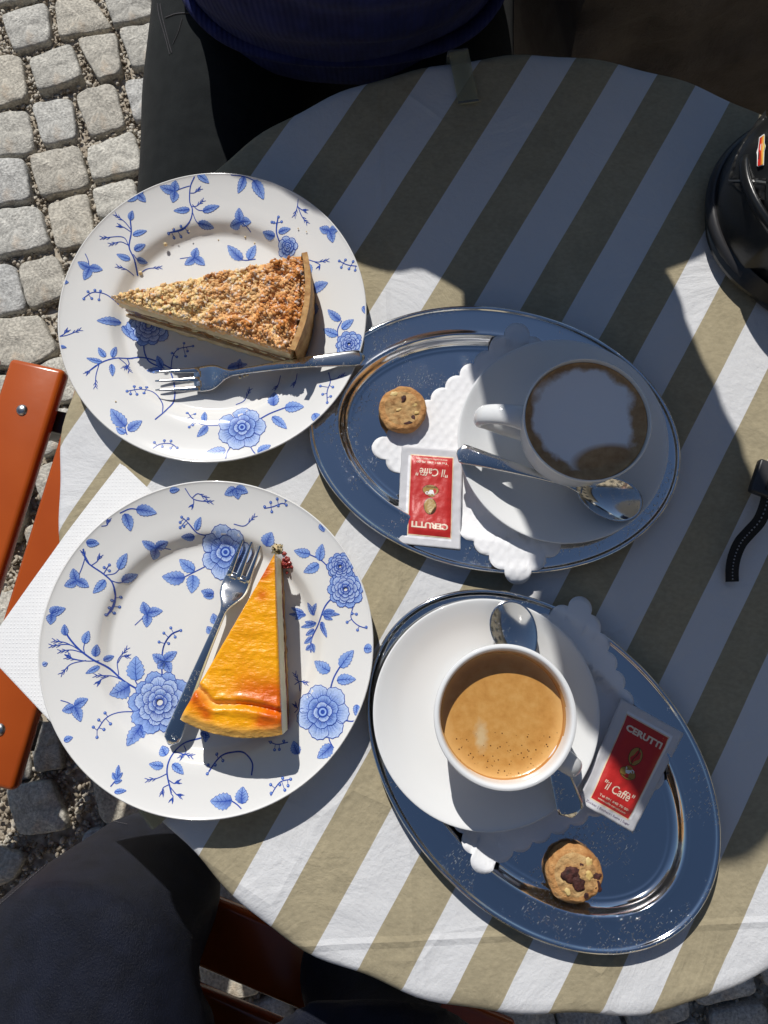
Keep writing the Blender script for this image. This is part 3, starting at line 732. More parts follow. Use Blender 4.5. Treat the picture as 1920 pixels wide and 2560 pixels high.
# ------------------------------------------------------------ plates with blue print
PPROF = [(0, .0042), (.055, .0042), (.067, .0043), (.0715, .0052), (.0755, .0088), (.0795, .0122), (.086, .0140), (.095, .0155), (.106, .0178), (.1125, .0196), (.1142, .0204), (.1150, .0198), (.1148, .0188),
         (.112, .0172), (.095, .0130), (.082, .0085), (.072, .0015), (.062, .0), (.058, 0), (.0575, .0014), (0, .0014)]
PP = crom(PPROF[:11], 6)
def ptop(r):
    for (r0, z0), (r1, z1_) in zip(PP, PP[1:]):
        if r <= r1: return z0 + (z1_ - z0) * (r - r0) / max(1e-9, r1 - r0)
    return .0204
DK = (.035, .085, .42); MD = (.13, .25, .66); LT = (.33, .48, .84); PL = (.52, .64, .88)
class Print:
    "the transfer print: thin coloured shapes lying on the glaze"
    def __init__(s, centre, conv): s.c = Vector((centre[0], centre[1])); s.z0 = centre[2]; s.conv = conv; s.V, s.F, s.K = [], [], []
    def P(s, x, y):
        px, py = s.conv(x, y); z = s.z0 + .01
        for _ in range(4):
            p = at(px, py, z).to_2d() - s.c; z = s.z0 + ptop(min(p.length, .1145))
        return p
    def add(s, pts, cols, faces, lay):
        b = len(s.V)
        for p in pts:
            p = Vector(p[:2]); 
            if p.length > .1138: p = p.normalized() * .1138
            s.V.append(Vector((p.x, p.y, ptop(p.length) + .00012 + .00005 * lay)))
        s.K += cols; s.F += [tuple(i + b for i in f) for f in faces]
    def stem(s, pts, w=.00042, col=DK, sub=6, tw=None, lay=1):
        P = crom([s.P(*p) for p in pts], sub) if len(pts) > 2 else [tuple(s.P(*p)) for p in pts]
        s.line(P, w, col, tw, lay)
    def line(s, P, w, col=DK, tw=None, lay=1):
        P = [Vector(p) for p in P]; V, K, F = [], [], []; m = len(P)
        for i, p in enumerate(P):
            d = P[min(i + 1, m - 1)] - P[max(i - 1, 0)]
            if d.length < 1e-7: d = Vector((1e-4, 0))
            d.normalize(); n_ = Vector((-d.y, d.x)); f = w * (1 if tw is None else 1 + (tw - 1) * i / max(1, m - 1))
            V += [p + n_ * f, p - n_ * f]; K += [col, col]
            if i: F.append((2 * i - 2, 2 * i - 1, 2 * i + 1, 2 * i))
        s.add(V, K, F, lay)
    def leafw(s, a, b, w, dark=0, serr=True, lay=2, c1=None, c2=None):
        "leaf from base a to tip b in plate coordinates, w half width"
        a, b = Vector(a), Vector(b); d = b - a; L_ = d.length
        if L_ < 1e-5: return
        d.normalize(); n_ = Vector((-d.y, d.x)); V, K, F = [], [], []; m = 12
        c1 = c1 or (DK if dark else MD); c2 = c2 or LT
        mixc = lambda t, p=c1, q=c2: tuple(x + (y - x) * t for x, y in zip(p, q))
        for i in range(m + 1):
            t = i / m; ww = w * (math.sin(math.pi * t ** .72) ** .8 if 0 < t < 1 else 0) * (1 + (.16 if serr and i % 2 else -.06))
            ctr = a + d * L_ * t + n_ * .12 * w * math.sin(math.pi * t)
            V += [ctr + n_ * ww, ctr, ctr - n_ * ww]
            K += [mixc(min(1, .35 + t)), mixc(t * .7), mixc(min(1, .75 + .5 * t))]
            if i: k = 3 * i; F += [(k - 3, k - 2, k + 1, k), (k - 2, k - 1, k + 2, k + 1)]
        s.add(V, K, F, lay)
        s.line([a + d * L_ * t + n_ * .12 * w * math.sin(math.pi * t) for t in (0, .2, .4, .6, .8, .93)], .00032, DK, .3, lay + 1)
        for t in (.25, .45, .62):
            p0 = a + d * L_ * t
            for sg in (-1, 1): s.line([p0, p0 + d * L_ * .16 + n_ * sg * w * .6], .00016, DK, .5, lay + 1)
        for sg in (1, -1):
            s.line([V[3 * i + (0 if sg > 0 else 2)] for i in range(m + 1)], .00016, DK if sg < 0 else MD, None, lay + 1)
    def leaf(s, a, b, w, **k): 
        A, B = s.P(*a), s.P(*b); k0_ = (s.P(a[0] + 10, a[1]) - A).length / 10
        s.leafw(A, B, w * k0_ * .45, **k)
    def fly(s, c, tips, stem=None, w=34):
        for t in tips: s.leaf(c, t, w, dark=1)
        if stem: s.stem([c, ((c[0] + stem[0]) / 2 + 4, (c[1] + stem[1]) / 2 - 3), stem], .0003)
    def berries(s, pts, r=.00105):
        for p in pts:
            c = s.P(*p); n_ = 10
            V = [c] + [c + Vector((math.cos(k * 2 * math.pi / n_), math.sin(k * 2 * math.pi / n_))) * r for k in range(n_)]
            s.add(V, [MD] + [DK] * n_, [(0, 1 + k, 1 + (k + 1) % n_) for k in range(n_)], 3)
            c2_ = c + Vector((-.0002, .0002)); V = [c2_ + Vector((math.cos(k), math.sin(k))) * r * .4 for k in range(6)]
            s.add(V, [LT] * 6, [tuple(range(6))], 4)
    def sprig(s, stem, berries, w=.00034):
        s.stem(stem, w); st = [s.P(*p) for p in stem]; dn = crom(st, 5) if len(st) > 2 else st
        for b in berries:
            c = s.P(*b); q = min(dn, key=lambda t: (Vector(t) - c).length); s.line([q, c], .00022)
        s.berries(berries)
    def twig(s, pts, w=.0003):
        s.stem(pts, w); a, b = s.P(*pts[-2]), s.P(*pts[-1]); d = (b - a); L_ = min(d.length, .006)
        if d.length < 1e-6: return
        d.normalize(); n_ = Vector((-d.y, d.x))
        for t, sg in ((.0, 1), (.0, -1), (-.35, 1), (-.5, -1), (-.8, 1)):
            q = b + d * L_ * t; s.line([q, q + d * .0014 + n_ * sg * .0009, q + d * .0026 + n_ * sg * .0014], .00034, DK, .5)
    def rose(s, c, r, seed=1, kind=0, flat=1.0):
        c = s.P(*c); r = (s.P(r, 0) - s.P(0, 0)).length if False else r * .5555 / 3600 * s.sc
        rg = random.Random(seed)
        def petal(ang, r0, r1, wd, c_in, c_out, lay):
            V, K, F = [], [], []; m = 14; d = Vector((math.cos(ang), math.sin(ang))); n_ = Vector((-d.y, d.x))
            for i in range(m + 1):
                u = i / m * 2 - 1
                rim = r1 * (1 - .18 * u * u - .035 * abs(math.sin(u * 7.5))) ; side = wd * u
                dd = Vector((math.cos(ang + side), math.sin(ang + side))) 
                tint_ = rg.uniform(-.06, .06)
                V += [c + dd * r0, c + dd * (r0 * .45 + rim * .55), c + dd * rim]
                mid_ = tuple(min(1, max(0, (x + y) / 2 + tint_)) for x, y in zip(c_in, c_out)); K += [c_in, mid_, c_out]
                if i: k = 3 * i; F += [(k - 3, k - 2, k + 1, k), (k - 2, k - 1, k + 2, k + 1)]
            s.add(V, K, F, lay)
            s.line([V[3 * i + 2] for i in range(m + 1)], .00024, DK, None, lay + 1)
            for i in range(1, m, 2): s.line([V[3 * i], V[3 * i] .lerp(V[3 * i + 2], rg.uniform(.45, .8))], .00018, DK, .3, lay + 1)
            s.line([V[0], V[1], V[2]], .0002, DK, None, lay + 1); s.line([V[3 * m], V[3 * m + 1], V[3 * m + 2]], .0002, DK, None, lay + 1)
        if kind == 0:      # open flower seen from above
            n_ = 7
            for k in range(n_): petal(k * 2 * math.pi / n_ + rg.uniform(-.1, .1), r * .4, r * rg.uniform(.9, 1.06), .50, MD, PL, 3 + k % 2 * 2)
            for k in range(6): petal(k * 2 * math.pi / 6 + .4, r * .24, r * .60, .56, DK, LT, 8 + k % 2 * 2)
            for k in range(4): petal(k * 2 * math.pi / 4 + .2, r * .10, r * .36, .8, MD, PL, 12)
            for q, cl_ in ((.2, DK), (.14, LT), (.08, DK)):
                s.add([c + Vector((math.cos(t), math.sin(t))) * r * q for t in [k * math.pi / 8 for k in range(16)]], [cl_] * 16, [tuple(range(16))], 15 + int((.2 - q) * 20))
        else:              # full round bloom: overlapping scallops
            rowsp = [(1.0, 10, .0), (.80, 9, .3), (.6, 7, .1), (.42, 6, .5), (.25, 4, .2)]
            for ri, (q, m, ph) in enumerate(rowsp):
                for k in range(m): petal(k * 2 * math.pi / m + ph, r * q * .42, r * q * rg.uniform(.93, 1.05), math.pi / m * 1.15, DK if ri % 2 == 0 else MD, PL if ri > 0 else LT, 3 + ri * 3 + k % 2)
    def done(s, parent, name='floral_print'):
        return mesh(name, s.V, s.F, M['print'], parent, cols=s.K)
def up_faces(o):
    bm = bmesh.new(); bm.from_mesh(o.data)
    for f in bm.faces:
        if f.normal.z < 0: f.normal_flip()
    bm.to_mesh(o.data); bm.free()

P1C = (-.128, .2447, ZT); P2C = (-.1222, .0012, ZT + .0022)
def plate(label, c):
    t = thing('dessert_plate', label, 'plate', c, group='white dessert plates with blue flowers')
    mesh('plate_body', *lathe(crom(PPROF[:12], 4)[:-1] + PPROF[11:], 160), M['glaze'], t); return t
pt1 = plate('white plate with blue flowers under the crumble cake, upper left', P1C)
pt2 = plate('white plate with blue flowers under the cheesecake, lower left', P2C)

p = Print(P1C, lambda x, y: (100 + x * .5184, 400 + y * .5184)); p.sc = .96
p.stem([(745, 80), (725, 130), (722, 200), (735, 240), (725, 290), (690, 330), (620, 352)]); p.leaf((760, 68), (815, 112), 34)
p.fly((650, 150), [(578, 128), (655, 100), (640, 205)], (722, 125), 44); p.leaf((722, 238), (645, 245), 32, dark=1); p.stem([(735, 215), (760, 240), (790, 245)], .0003); p.leaf((785, 248), (865, 222), 36, dark=1)
p.stem([(735, 250), (750, 290), (770, 315)], .0003); p.leaf((762, 305), (840, 330), 34, dark=1); p.sprig([(722, 300), (690, 335), (620, 352)], [(620, 355), (648, 378), (682, 374), (716, 350), (645, 335), (680, 320)])
p.twig([(725, 160), (745, 158), (768, 142)]); p.twig([(728, 225), (755, 222), (782, 200)])
p.leaf((985, 80), (955, 160), 40, dark=1); p.leaf((1030, 98), (1078, 190), 52, dark=1); p.stem([(920, 72), (985, 80), (1030, 98)], .0003)
p.twig([(1245, 190), (1240, 230), (1228, 265)]); p.twig([(1242, 220), (1262, 270), (1285, 300)]); p.twig([(1242, 225), (1262, 240), (1278, 245)])
p.fly((965, 298), [(960, 232), (918, 322), (1018, 300)], (1018, 350), 42); p.fly((745, 472), [(757, 424), (698, 506), (795, 508)], (675, 476), 42)
p.leaf((975, 482), (905, 412), 52, dark=1); p.leaf((1005, 480), (1040, 412), 46); p.stem([(970, 482), (1000, 484), (1040, 478)], .0004)
p.fly((1395, 340), [(1348, 328), (1412, 398), (1438, 338)], None, 40)
p.stem([(472, 560), (455, 480), (430, 420), (440, 350), (435, 285)], .0005); p.leaf((436, 290), (446, 245), 30, dark=1)
p.twig([(430, 420), (400, 372), (305, 375)]); p.twig([(425, 410), (390, 395), (345, 405)]); p.twig([(438, 335), (410, 300), (370, 268)]); p.twig([(436, 345), (405, 325), (385, 318)])
p.leaf((448, 362), (515, 342), 30); p.leaf((435, 480), (370, 455), 34); p.leaf((455, 435), (508, 408), 34, dark=1); p.leaf((468, 482), (520, 498), 32, dark=1); p.stem([(450, 455), (470, 480), (500, 490)], .0003)
p.twig([(455, 560), (420, 530), (380, 515)]); p.twig([(480, 550), (520, 525), (575, 520)])
p.fly((238, 520), [(183, 492), (212, 578), (302, 530)], (218, 452), 44)
p.sprig([(400, 715), (330, 655), (290, 640), (250, 640), (208, 668)], [(212, 670), (232, 635), (265, 628), (292, 632), (250, 668), (285, 674)])
p.leaf((392, 785), (275, 775), 50, dark=1); p.rose((525, 800), 118, 3, 1); p.leaf((400, 800), (440, 860), 40)
p.twig([(88, 852), (130, 845), (188, 822)]); p.twig([(88, 855), (115, 840), (130, 825)]); p.leaf((95, 900), (128, 905), 20); p.leaf((105, 590), (138, 590), 24)
p.stem([(500, 880), (505, 930), (530, 975), (600, 1005)], .0005); p.stem([(640, 1010), (560, 970), (480, 952), (380, 955), (300, 975), (240, 1015)], .0005)
for a, b, w_ in (((350, 952), (368, 902), 30), ((315, 950), (282, 905), 32), ((345, 985), (350, 1042), 28), ((300, 975), (225, 955), 26)): p.leaf(a, b, w_)
p.twig([(285, 985), (270, 1040), (268, 1090)]); p.twig([(270, 990), (245, 1010), (228, 1025)]); p.twig([(380, 955), (415, 985), (430, 1015)]); p.twig([(420, 955), (430, 985), (410, 1000)])
p.leaf((590, 1000), (565, 945), 34, dark=1); p.leaf((590, 1010), (515, 1015), 30, dark=1)
p.sprig([(632, 1005), (640, 950), (668, 912), (735, 898)], [(637, 932), (665, 912), (695, 884), (738, 898), (712, 922), (702, 946), (660, 950)])
p.stem([(625, 1010), (645, 1070), (650, 1140), (615, 1200), (555, 1252)], .0005); p.sprig([(590, 1225), (592, 1180), (560, 1130), (510, 1108), (420, 1115)], [(420, 1115), (455, 1092), (485, 1098), (515, 1096), (437, 1128), (468, 1130), (502, 1124)])
p.leaf((412, 1285), (342, 1200), 66, dark=1); p.leaf((425, 1305), (492, 1258), 54, dark=1); p.leaf((412, 1318), (368, 1290), 34); p.stem([(405, 1250), (412, 1300), (420, 1325)], .0004)
p.rose((975, 1290), 118, 5, 0); p.sprig([(860, 1280), (790, 1278), (740, 1250), (715, 1222)], [(710, 1220), (747, 1225), (703, 1250), (737, 1278), (720, 1288)]); p.leaf((795, 1262), (795, 1215), 28); p.leaf((808, 1282), (758, 1335), 38, dark=1)
p.stem([(1050, 1255), (1110, 1222), (1180, 1195)], .0005); p.leaf((1180, 1195), (1272, 1190), 56); p.leaf((1120, 1238), (1190, 1296), 42); p.leaf((1128, 1185), (1130, 1120), 56, dark=1)
p.leaf((895, 1400), (805, 1408), 50); p.leaf((1050, 1412), (1112, 1375), 42); p.stem([(930, 1370), (905, 1405), (895, 1440)], .0004); p.stem([(1010, 1370), (1025, 1400), (1045, 1425)], .0004)
p.leaf((905, 1005), (1000, 985), 40, dark=1); p.leaf((955, 1010), (965, 960), 34, dark=1); p.twig([(945, 1180), (985, 1160), (1010, 1112)]); p.leaf((1248, 950), (1225, 920), 26, dark=1); p.leaf((1250, 960), (1290, 925), 30, dark=1); p.twig([(1160, 1040), (1150, 1080), (1135, 1100)]); p.twig([(1240, 1030), (1235, 1060), (1222, 1082)])
p.sprig([(545, 1390), (580, 1370), (630, 1368), (662, 1388)], [(552, 1362), (600, 1353), (632, 1355), (662, 1388), (630, 1390), (590, 1382)]); p.leaf((1322, 1222), (1340, 1272), 44)
p.rose((1490, 890), 72, 9, 1); p.stem([(1440, 870), (1435, 820), (1455, 775)], .0004); p.leaf((1448, 775), (1388, 722), 40, dark=1); p.leaf((1455, 815), (1512, 770), 42); p.leaf((1435, 845), (1366, 815), 44)
p.sprig([(1392, 1025), (1400, 1070), (1385, 1115), (1385, 1168)], [(1352, 1090), (1412, 1095), (1363, 1130), (1402, 1140), (1385, 1170)]); p.twig([(1400, 1060), (1430, 1055), (1460, 1040)])
p.leaf((1310, 638), (1388, 592), 46, dark=1); p.leaf((1325, 750), (1305, 682), 50); p.stem([(1270, 635), (1310, 638)], .0003)
p.stem([(1158, 405), (1140, 345), (1148, 275)], .0005); p.leaf((1132, 368), (1075, 348), 36, dark=1); p.leaf((1150, 350), (1208, 332), 32, dark=1); p.sprig([(1140, 340), (1140, 305)], [(1150, 275), (1165, 298), (1128, 302), (1118, 300)])
p.rose((1195, 420), 55, 11, 0); p.twig([(1290, 480), (1335, 492), (1380, 486)]); p.twig([(1325, 492), (1350, 505), (1345, 515)]); p.leaf((1290, 500), (1300, 560), 36)
p.sprig([(1440, 485), (1480, 505), (1532, 512)], [(1443, 487), (1473, 482), (1510, 490), (1453, 518), (1490, 525), (1520, 532)]); p.leaf((1560, 705), (1570, 742), 26)
p.leaf((468, 165), (420, 198), 34); p.leaf((470, 165), (510, 202), 38, dark=1); p.leaf((470, 162), (500, 150), 24); p.leaf((265, 310), (295, 292), 26, c1=LT, c2=PL)
up_faces(p.done(pt1))

p = Print(P2C, lambda x, y: (80 + x * .5425, 1180 + y * .5425)); p.sc = 1.0
p.stem([(405, 190), (450, 170), (485, 172)], .0004); p.leaf((480, 172), (575, 190), 56, dark=1); p.leaf((428, 192), (455, 272), 52, dark=1)
p.twig([(705, 75), (745, 125), (822, 138)]); p.twig([(740, 118), (765, 100), (800, 118)]); p.twig([(745, 125), (745, 145), (738, 155)]); p.leaf((635, 88), (680, 80), 28); p.twig([(320, 250), (345, 245), (352, 225)])
p.fly((938, 75), [(888, 105), (995, 95), (950, 125)], None, 42)
p.sprig([(1070, 168), (1110, 160), (1150, 145), (1172, 150)], [(1072, 160), (1100, 140), (1130, 124), (1170, 128), (1172, 152), (1135, 155), (1105, 183)]); p.leaf((1330, 238), (1345, 275), 34)
p.rose((893, 370), 128, 21, 0); p.stem([(800, 435), (750, 460), (700, 485)], .0004); p.leaf((705, 488), (600, 482), 66, dark=1); p.leaf((742, 475), (735, 558), 62); p.leaf((748, 455), (680, 403), 54)
p.stem([(810, 295), (760, 280), (720, 235)], .0004); p.sprig([(760, 282), (725, 240), (700, 215)], [(690, 208), (720, 215), (683, 232), (700, 250), (683, 256)]); p.leaf((756, 268), (778, 208), 32); p.leaf((750, 298), (688, 300), 34, dark=1)
p.twig([(930, 240), (980, 248), (1022, 208)]); p.leaf((1080, 342), (1105, 278), 62, dark=1); p.leaf((838, 562), (780, 548), 42, dark=1); p.leaf((838, 572), (790, 572), 26); p.leaf((850, 700), (835, 652), 42); p.leaf((830, 740), (808, 712), 36)
p.fly((570, 352), [(508, 318), (560, 405), (628, 322)], (640, 358), 44)
p.stem([(235, 355), (255, 415), (330, 470), (370, 510), (385, 570), (372, 620), (345, 662)], .0005); p.leaf((252, 330), (310, 330), 40); p.leaf((250, 325), (300, 318), 26, dark=1)
p.fly((205, 500), [(150, 525), (262, 530), (190, 445)], (245, 395), 46); p.leaf((400, 448), (438, 375), 44); p.stem([(340, 475), (380, 468), (402, 448)], .0003); p.leaf((415, 505), (488, 472), 46, dark=1); p.leaf((338, 498), (282, 558), 44)
p.stem([(365, 500), (395, 510), (420, 508)], .0003); p.twig([(262, 418), (250, 395), (238, 372)]); p.twig([(275, 430), (300, 412), (312, 392)])
p.sprig([(330, 470), (345, 445), (355, 430)], [(333, 440), (357, 428), (357, 455)]); p.sprig([(378, 540), (385, 590), (370, 635), (345, 660)], [(410, 577), (370, 592), (404, 622), (358, 626), (343, 658), (380, 650)])
p.fly((530, 652), [(512, 598), (602, 640), (528, 715)], (474, 706), 46); p.fly((88, 655), [(155, 628), (85, 702), (125, 620)], None, 46)
p.rose((1420, 435), 66, 31, 1); p.rose((1445, 540), 88, 32, 1); p.stem([(1370, 445), (1330, 405), (1260, 372)], .0004); p.leaf((1282, 378), (1208, 362), 44); p.leaf((1325, 408), (1338, 332), 44); p.leaf((1322, 425), (1252, 462), 46)
p.stem([(1392, 570), (1350, 620), (1320, 700), (1288, 770), (1285, 832)], .0005)
for a, b in (((1300, 660), (1270, 602)), ((1290, 655), (1310, 605)), ((1335, 655), (1418, 656)), ((1345, 645), (1395, 640)), ((1345, 665), (1385, 680)), ((1262, 658), (1185, 655)), ((1252, 650), (1195, 625)), ((1240, 655), (1215, 680)), ((1310, 695), (1240, 715)), ((1300, 725), (1262, 752)), ((1330, 700), (1358, 762)), ((1335, 690), (1340, 735)), ((1290, 760), (1255, 790)), ((1288, 790), (1300, 832)), ((1285, 800), (1262, 820)), ((1305, 700), (1258, 690))): p.leaf(a, b, 22, dark=1)
p.sprig([(1480, 620), (1470, 670), (1500, 705), (1545, 722)], [(1452, 692), (1495, 655), (1475, 652), (1500, 728), (1540, 715)])
p.stem([(565, 1040), (500, 1008), (420, 960), (350, 900), (270, 858), (210, 810), (165, 755), (150, 712)], .0006); p.leaf((155, 752), (150, 702), 34, dark=1)
p.twig([(225, 825), (170, 795), (95, 800)]); p.twig([(175, 795), (150, 785), (108, 778)]); p.twig([(240, 835), (185, 820), (135, 825)]); p.twig([(310, 870), (240, 870), (165, 855)]); p.twig([(250, 868), (180, 885), (140, 925)]); p.twig([(220, 868), (185, 860), (170, 845)])
p.stem([(245, 840), (238, 815), (242, 790)], .0003); p.leaf((242, 790), (262, 732), 40); p.leaf((292, 850), (300, 795), 42, dark=1); p.leaf((330, 868), (378, 848), 38, dark=1); p.leaf((312, 895), (248, 928), 36); p.twig([(420, 960), (370, 940), (300, 938)]); p.twig([(355, 940), (320, 955), (305, 970)])
p.twig([(400, 935), (395, 870), (435, 818)]); p.twig([(396, 880), (415, 850), (440, 850)]); p.leaf((482, 960), (480, 848), 84); p.leaf((450, 985), (358, 1025), 84, dark=1); p.stem([(475, 940), (480, 970), (515, 1010)], .0004)
p.rose((590, 1060), 140, 41, 1); p.leaf((505, 1165), (438, 1262), 68, dark=1); p.leaf((500, 1180), (515, 1225), 34)
p.sprig([(490, 1105), (400, 1108), (340, 1135), (300, 1190)], [(337, 1110), (308, 1142), (362, 1160), (283, 1175), (332, 1186), (300, 1222)])
p.stem([(600, 940), (598, 870), (608, 800), (640, 750), (685, 728)], .0005); p.sprig([(600, 830), (612, 790), (645, 748), (684, 730)], [(608, 742), (640, 718), (686, 730), (660, 760), (586, 783), (630, 790)]); p.fly((608, 872), [(556, 840), (668, 828), (640, 925), (580, 905)], None, 46)
p.fly((195, 1080), [(140, 1100), (258, 1045), (225, 1150)], (132, 1052), 48); p.leaf((148, 1238), (188, 1222), 32); p.leaf((50, 890), (72, 880), 26, c1=LT, c2=PL); p.leaf((380, 1475), (435, 1468), 24)
p.stem([(362, 1450), (385, 1420), (395, 1390)], .0004)
for a, b in (((395, 1400), (400, 1350)), ((390, 1415), (418, 1385)), ((388, 1415), (372, 1385)), ((380, 1430), (415, 1420))): p.leaf(a, b, 22)
p.stem([(780, 1225), (700, 1250), (645, 1305), (622, 1380), (642, 1480)], .0005); p.leaf((618, 1305), (600, 1262), 44); p.leaf((605, 1355), (540, 1345), 38); p.leaf((648, 1345), (698, 1392), 38)
p.twig([(622, 1390), (580, 1410), (538, 1418)]); p.twig([(632, 1440), (605, 1455), (600, 1478)]); p.twig([(640, 1480), (650, 1495), (645, 1508)]); p.twig([(636, 1450), (665, 1485), (682, 1492)]); p.twig([(630, 1420), (655, 1435), (672, 1430)]); p.twig([(660, 1290), (700, 1300), (732, 1308)]); p.twig([(700, 1260), (710, 1290), (690, 1310)])
p.leaf((922, 1512), (822, 1516), 72, dark=1); p.leaf((968, 1528), (972, 1450), 62, dark=1); p.stem([(915, 1512), (945, 1532), (965, 1552)], .0004); p.leaf((1225, 1300), (1205, 1240), 46, dark=1)
p.sprig([(1100, 1492), (1125, 1450), (1150, 1425), (1198, 1415)], [(1102, 1480), (1155, 1410), (1192, 1415), (1180, 1445), (1142, 1440), (1165, 1465), (1100, 1440)])
p.stem([(1012, 1398), (1015, 1340), (980, 1295), (930, 1290), (870, 1310), (815, 1380)], .0005); p.sprig([(930, 1290), (870, 1310), (815, 1382)], [(852, 1300), (880, 1330), (812, 1350), (845, 1350), (808, 1390)]); p.sprig([(1090, 1240), (1130, 1255), (1180, 1245)], [(1100, 1245), (1118, 1280), (1140, 1278), (1160, 1240)]); p.leaf((800, 1200), (800, 1245), 30, dark=1); p.leaf((780, 1200), (820, 1222), 30, dark=1)
p.rose((1340, 1105), 122, 51, 0); p.stem([(1372, 1010), (1392, 945), (1430, 880)], .0005); p.leaf((1420, 900), (1482, 822), 56); p.leaf((1372, 918), (1302, 872), 56); p.leaf((1405, 960), (1492, 955), 50); p.leaf((1382, 1258), (1315, 1318), 56, dark=1); p.stem([(1365, 1205), (1372, 1240), (1390, 1272)], .0004)
p.twig([(1210, 980), (1235, 965), (1262, 972)]); p.twig([(1235, 1010), (1230, 970), (1215, 935)]); p.twig([(1210, 1110), (1225, 1090), (1215, 1075)]); p.leaf((1498, 1072), (1490, 1122), 34); p.leaf((1530, 812), (1572, 820), 44); p.stem([(1440, 1145), (1480, 1148), (1500, 1130)], .0004)
up_faces(p.done(pt2))

# ------------------------------------------------------------ cakes
def wedge_grid(tip, ca, cb, bulge, nu=40, nv=30):
    "points of a slice seen from above: u runs tip to rim, v across; the rim is bowed out by bulge"
    mid = (ca + cb) / 2; out = (mid - tip).normalized()
    G_ = []
    for i in range(nu + 1):
        u = i / nu; row = []
        for j in range(nv + 1):
            v = j / nv; e = ca.lerp(cb, v) + out * bulge * 4 * v * (1 - v)
            row.append(tip.lerp(e, u))
        G_.append(row)
    return G_
def slab(name, G_, z0, z1, mat, parent, top=None, inset=0.0, rough=0.0, seed=0, cols=None, keep=(0, 1)):
    "closed solid on the grid between heights z0 and z1; walls jittered by rough"
    nu, nv = len(G_) - 1, len(G_[0]) - 1; off = parent.location
    V, F, K = [], [], []
    c = sum((p for r in G_ for p in (r[0], r[-1])), Vector()) / (2 * (nu + 1))
    per = [(0, j) for j in range(nv)] + [(i, nv) for i in range(nu)] + [(nu, j) for j in range(nv, 0, -1)] + [(i, 0) for i in range(nu, 0, -1)]
    per = [(i, j) for i, j in per if not (i == 0 and j > 0)]
    def base(i, j):
        p = G_[i][j]; p = p + (c - p).normalized() * inset; return p
    top_ix = {}
    for i in range(nu + 1):
        for j in range(nv + 1):
            p = base(i, j); dz, cc = (top(i / nu, j / nv, p) if top else (0, (1, 1, 1)))
            top_ix[i, j] = len(V); V.append(Vector((p.x, p.y, z1 + dz)) - off); K.append(cc)
    for i in range(nu):
        for j in range(nv): F.append((top_ix[i, j], top_ix[i + 1, j], top_ix[i + 1, j + 1], top_ix[i, j + 1]))
    L_ = 5; prev = None; rows = []
    for l in range(L_ + 1):
        row = []
        for (i, j) in per:
            if l == 0: row.append(top_ix[i, j]); continue
            p = base(i, j); zt = V[top_ix[i, j]].z + off.z; z = zt + (z0 - zt) * l / L_
            nse = mnoise.noise(Vector((p.x * 260, p.y * 260, z * 420 + seed))) * rough
            q = p + (p - c).normalized() * nse
            row.append(len(V)); V.append(Vector((q.x, q.y, z)) - off); K.append(K[top_ix[i, j]])
        rows.append(row)
    n_ = len(per)
    for a, b in zip(rows, rows[1:]):
        for k in range(n_): F.append((a[k], a[(k + 1) % n_], b[(k + 1) % n_], b[k]))
    F.append(tuple(rows[-1])[::-1])
    o = mesh(name, V, F, mat, parent, cols=K)
    bm = bmesh.new(); bm.from_mesh(o.data); bmesh.ops.remove_doubles(bm, verts=bm.verts, dist=1e-6); bmesh.ops.recalc_face_normals(bm, faces=bm.faces)
    for e in bm.edges:
        if len(e.link_faces) == 2 and e.calc_face_angle(0) > R(50): e.smooth = False
    bm.to_mesh(o.data); bm.free(); return o

# crumble-topped cake, plate at the upper left
zb = P1C[2] + .0046; zt1 = zb + .0385
tip, ca, cb = at(276, 738, zt1), at(752, 634, zt1), at(721, 872, zt1)
for v_ in (tip, ca, cb): v_.z = 0
ck = thing('apple_crumble_cake', 'wedge of apple cake with browned crumble topping and dusted sugar, on the upper plate', 'cake slice', ((tip + ca + cb) / 3).to_2d().to_3d() + Vector((0, 0, zb)))
G1 = wedge_grid(tip, ca, cb, .006, 44, 26)
slab('bottom_crust', G1, zb, zb + .007, M['sponge'], ck, rough=.0022, seed=1)
slab('apple_layer', G1, zb + .0065, zb + .019, M['apple'], ck, inset=.0024, rough=.0035, seed=2)
slab('apple_slice', G1, zb + .012, zb + .0135, M['custard'], ck, inset=.0020, rough=.003, seed=8)
slab('upper_dough', G1, zb + .0185, zb + .029, M['sponge'], ck, inset=.0004, rough=.0016, seed=3)
def lump(u, v, p):
    a = mnoise.noise(Vector((p.x * 130, p.y * 130, 5))); b = mnoise.noise(Vector((p.x * 300, p.y * 300, 9))); c_ = mnoise.noise(Vector((p.x * 45, p.y * 45, 2)))
    edge = min(1, 6 * min(v, 1 - v) * max(u, .2) + .25) * min(1, 12 * (1 - u) + .4)
    h = (.0048 * a + .0014 * b + .0026 * c_) * 1.0 - .0025 * (1 - edge)
    br = min(1, max(0, (u - .38) * 1.3 + .8 * c_ + 1.3 * max(0, a) - .1))
    col = tuple(x + (y - x) * br for x, y in zip((.94, .62, .30), (.66, .27, .07)))
    return h, col
slab('crumble_topping', G1, zb + .0285, zt1 - .001, M['crumble'], ck, top=lump, rough=.0024, seed=4)
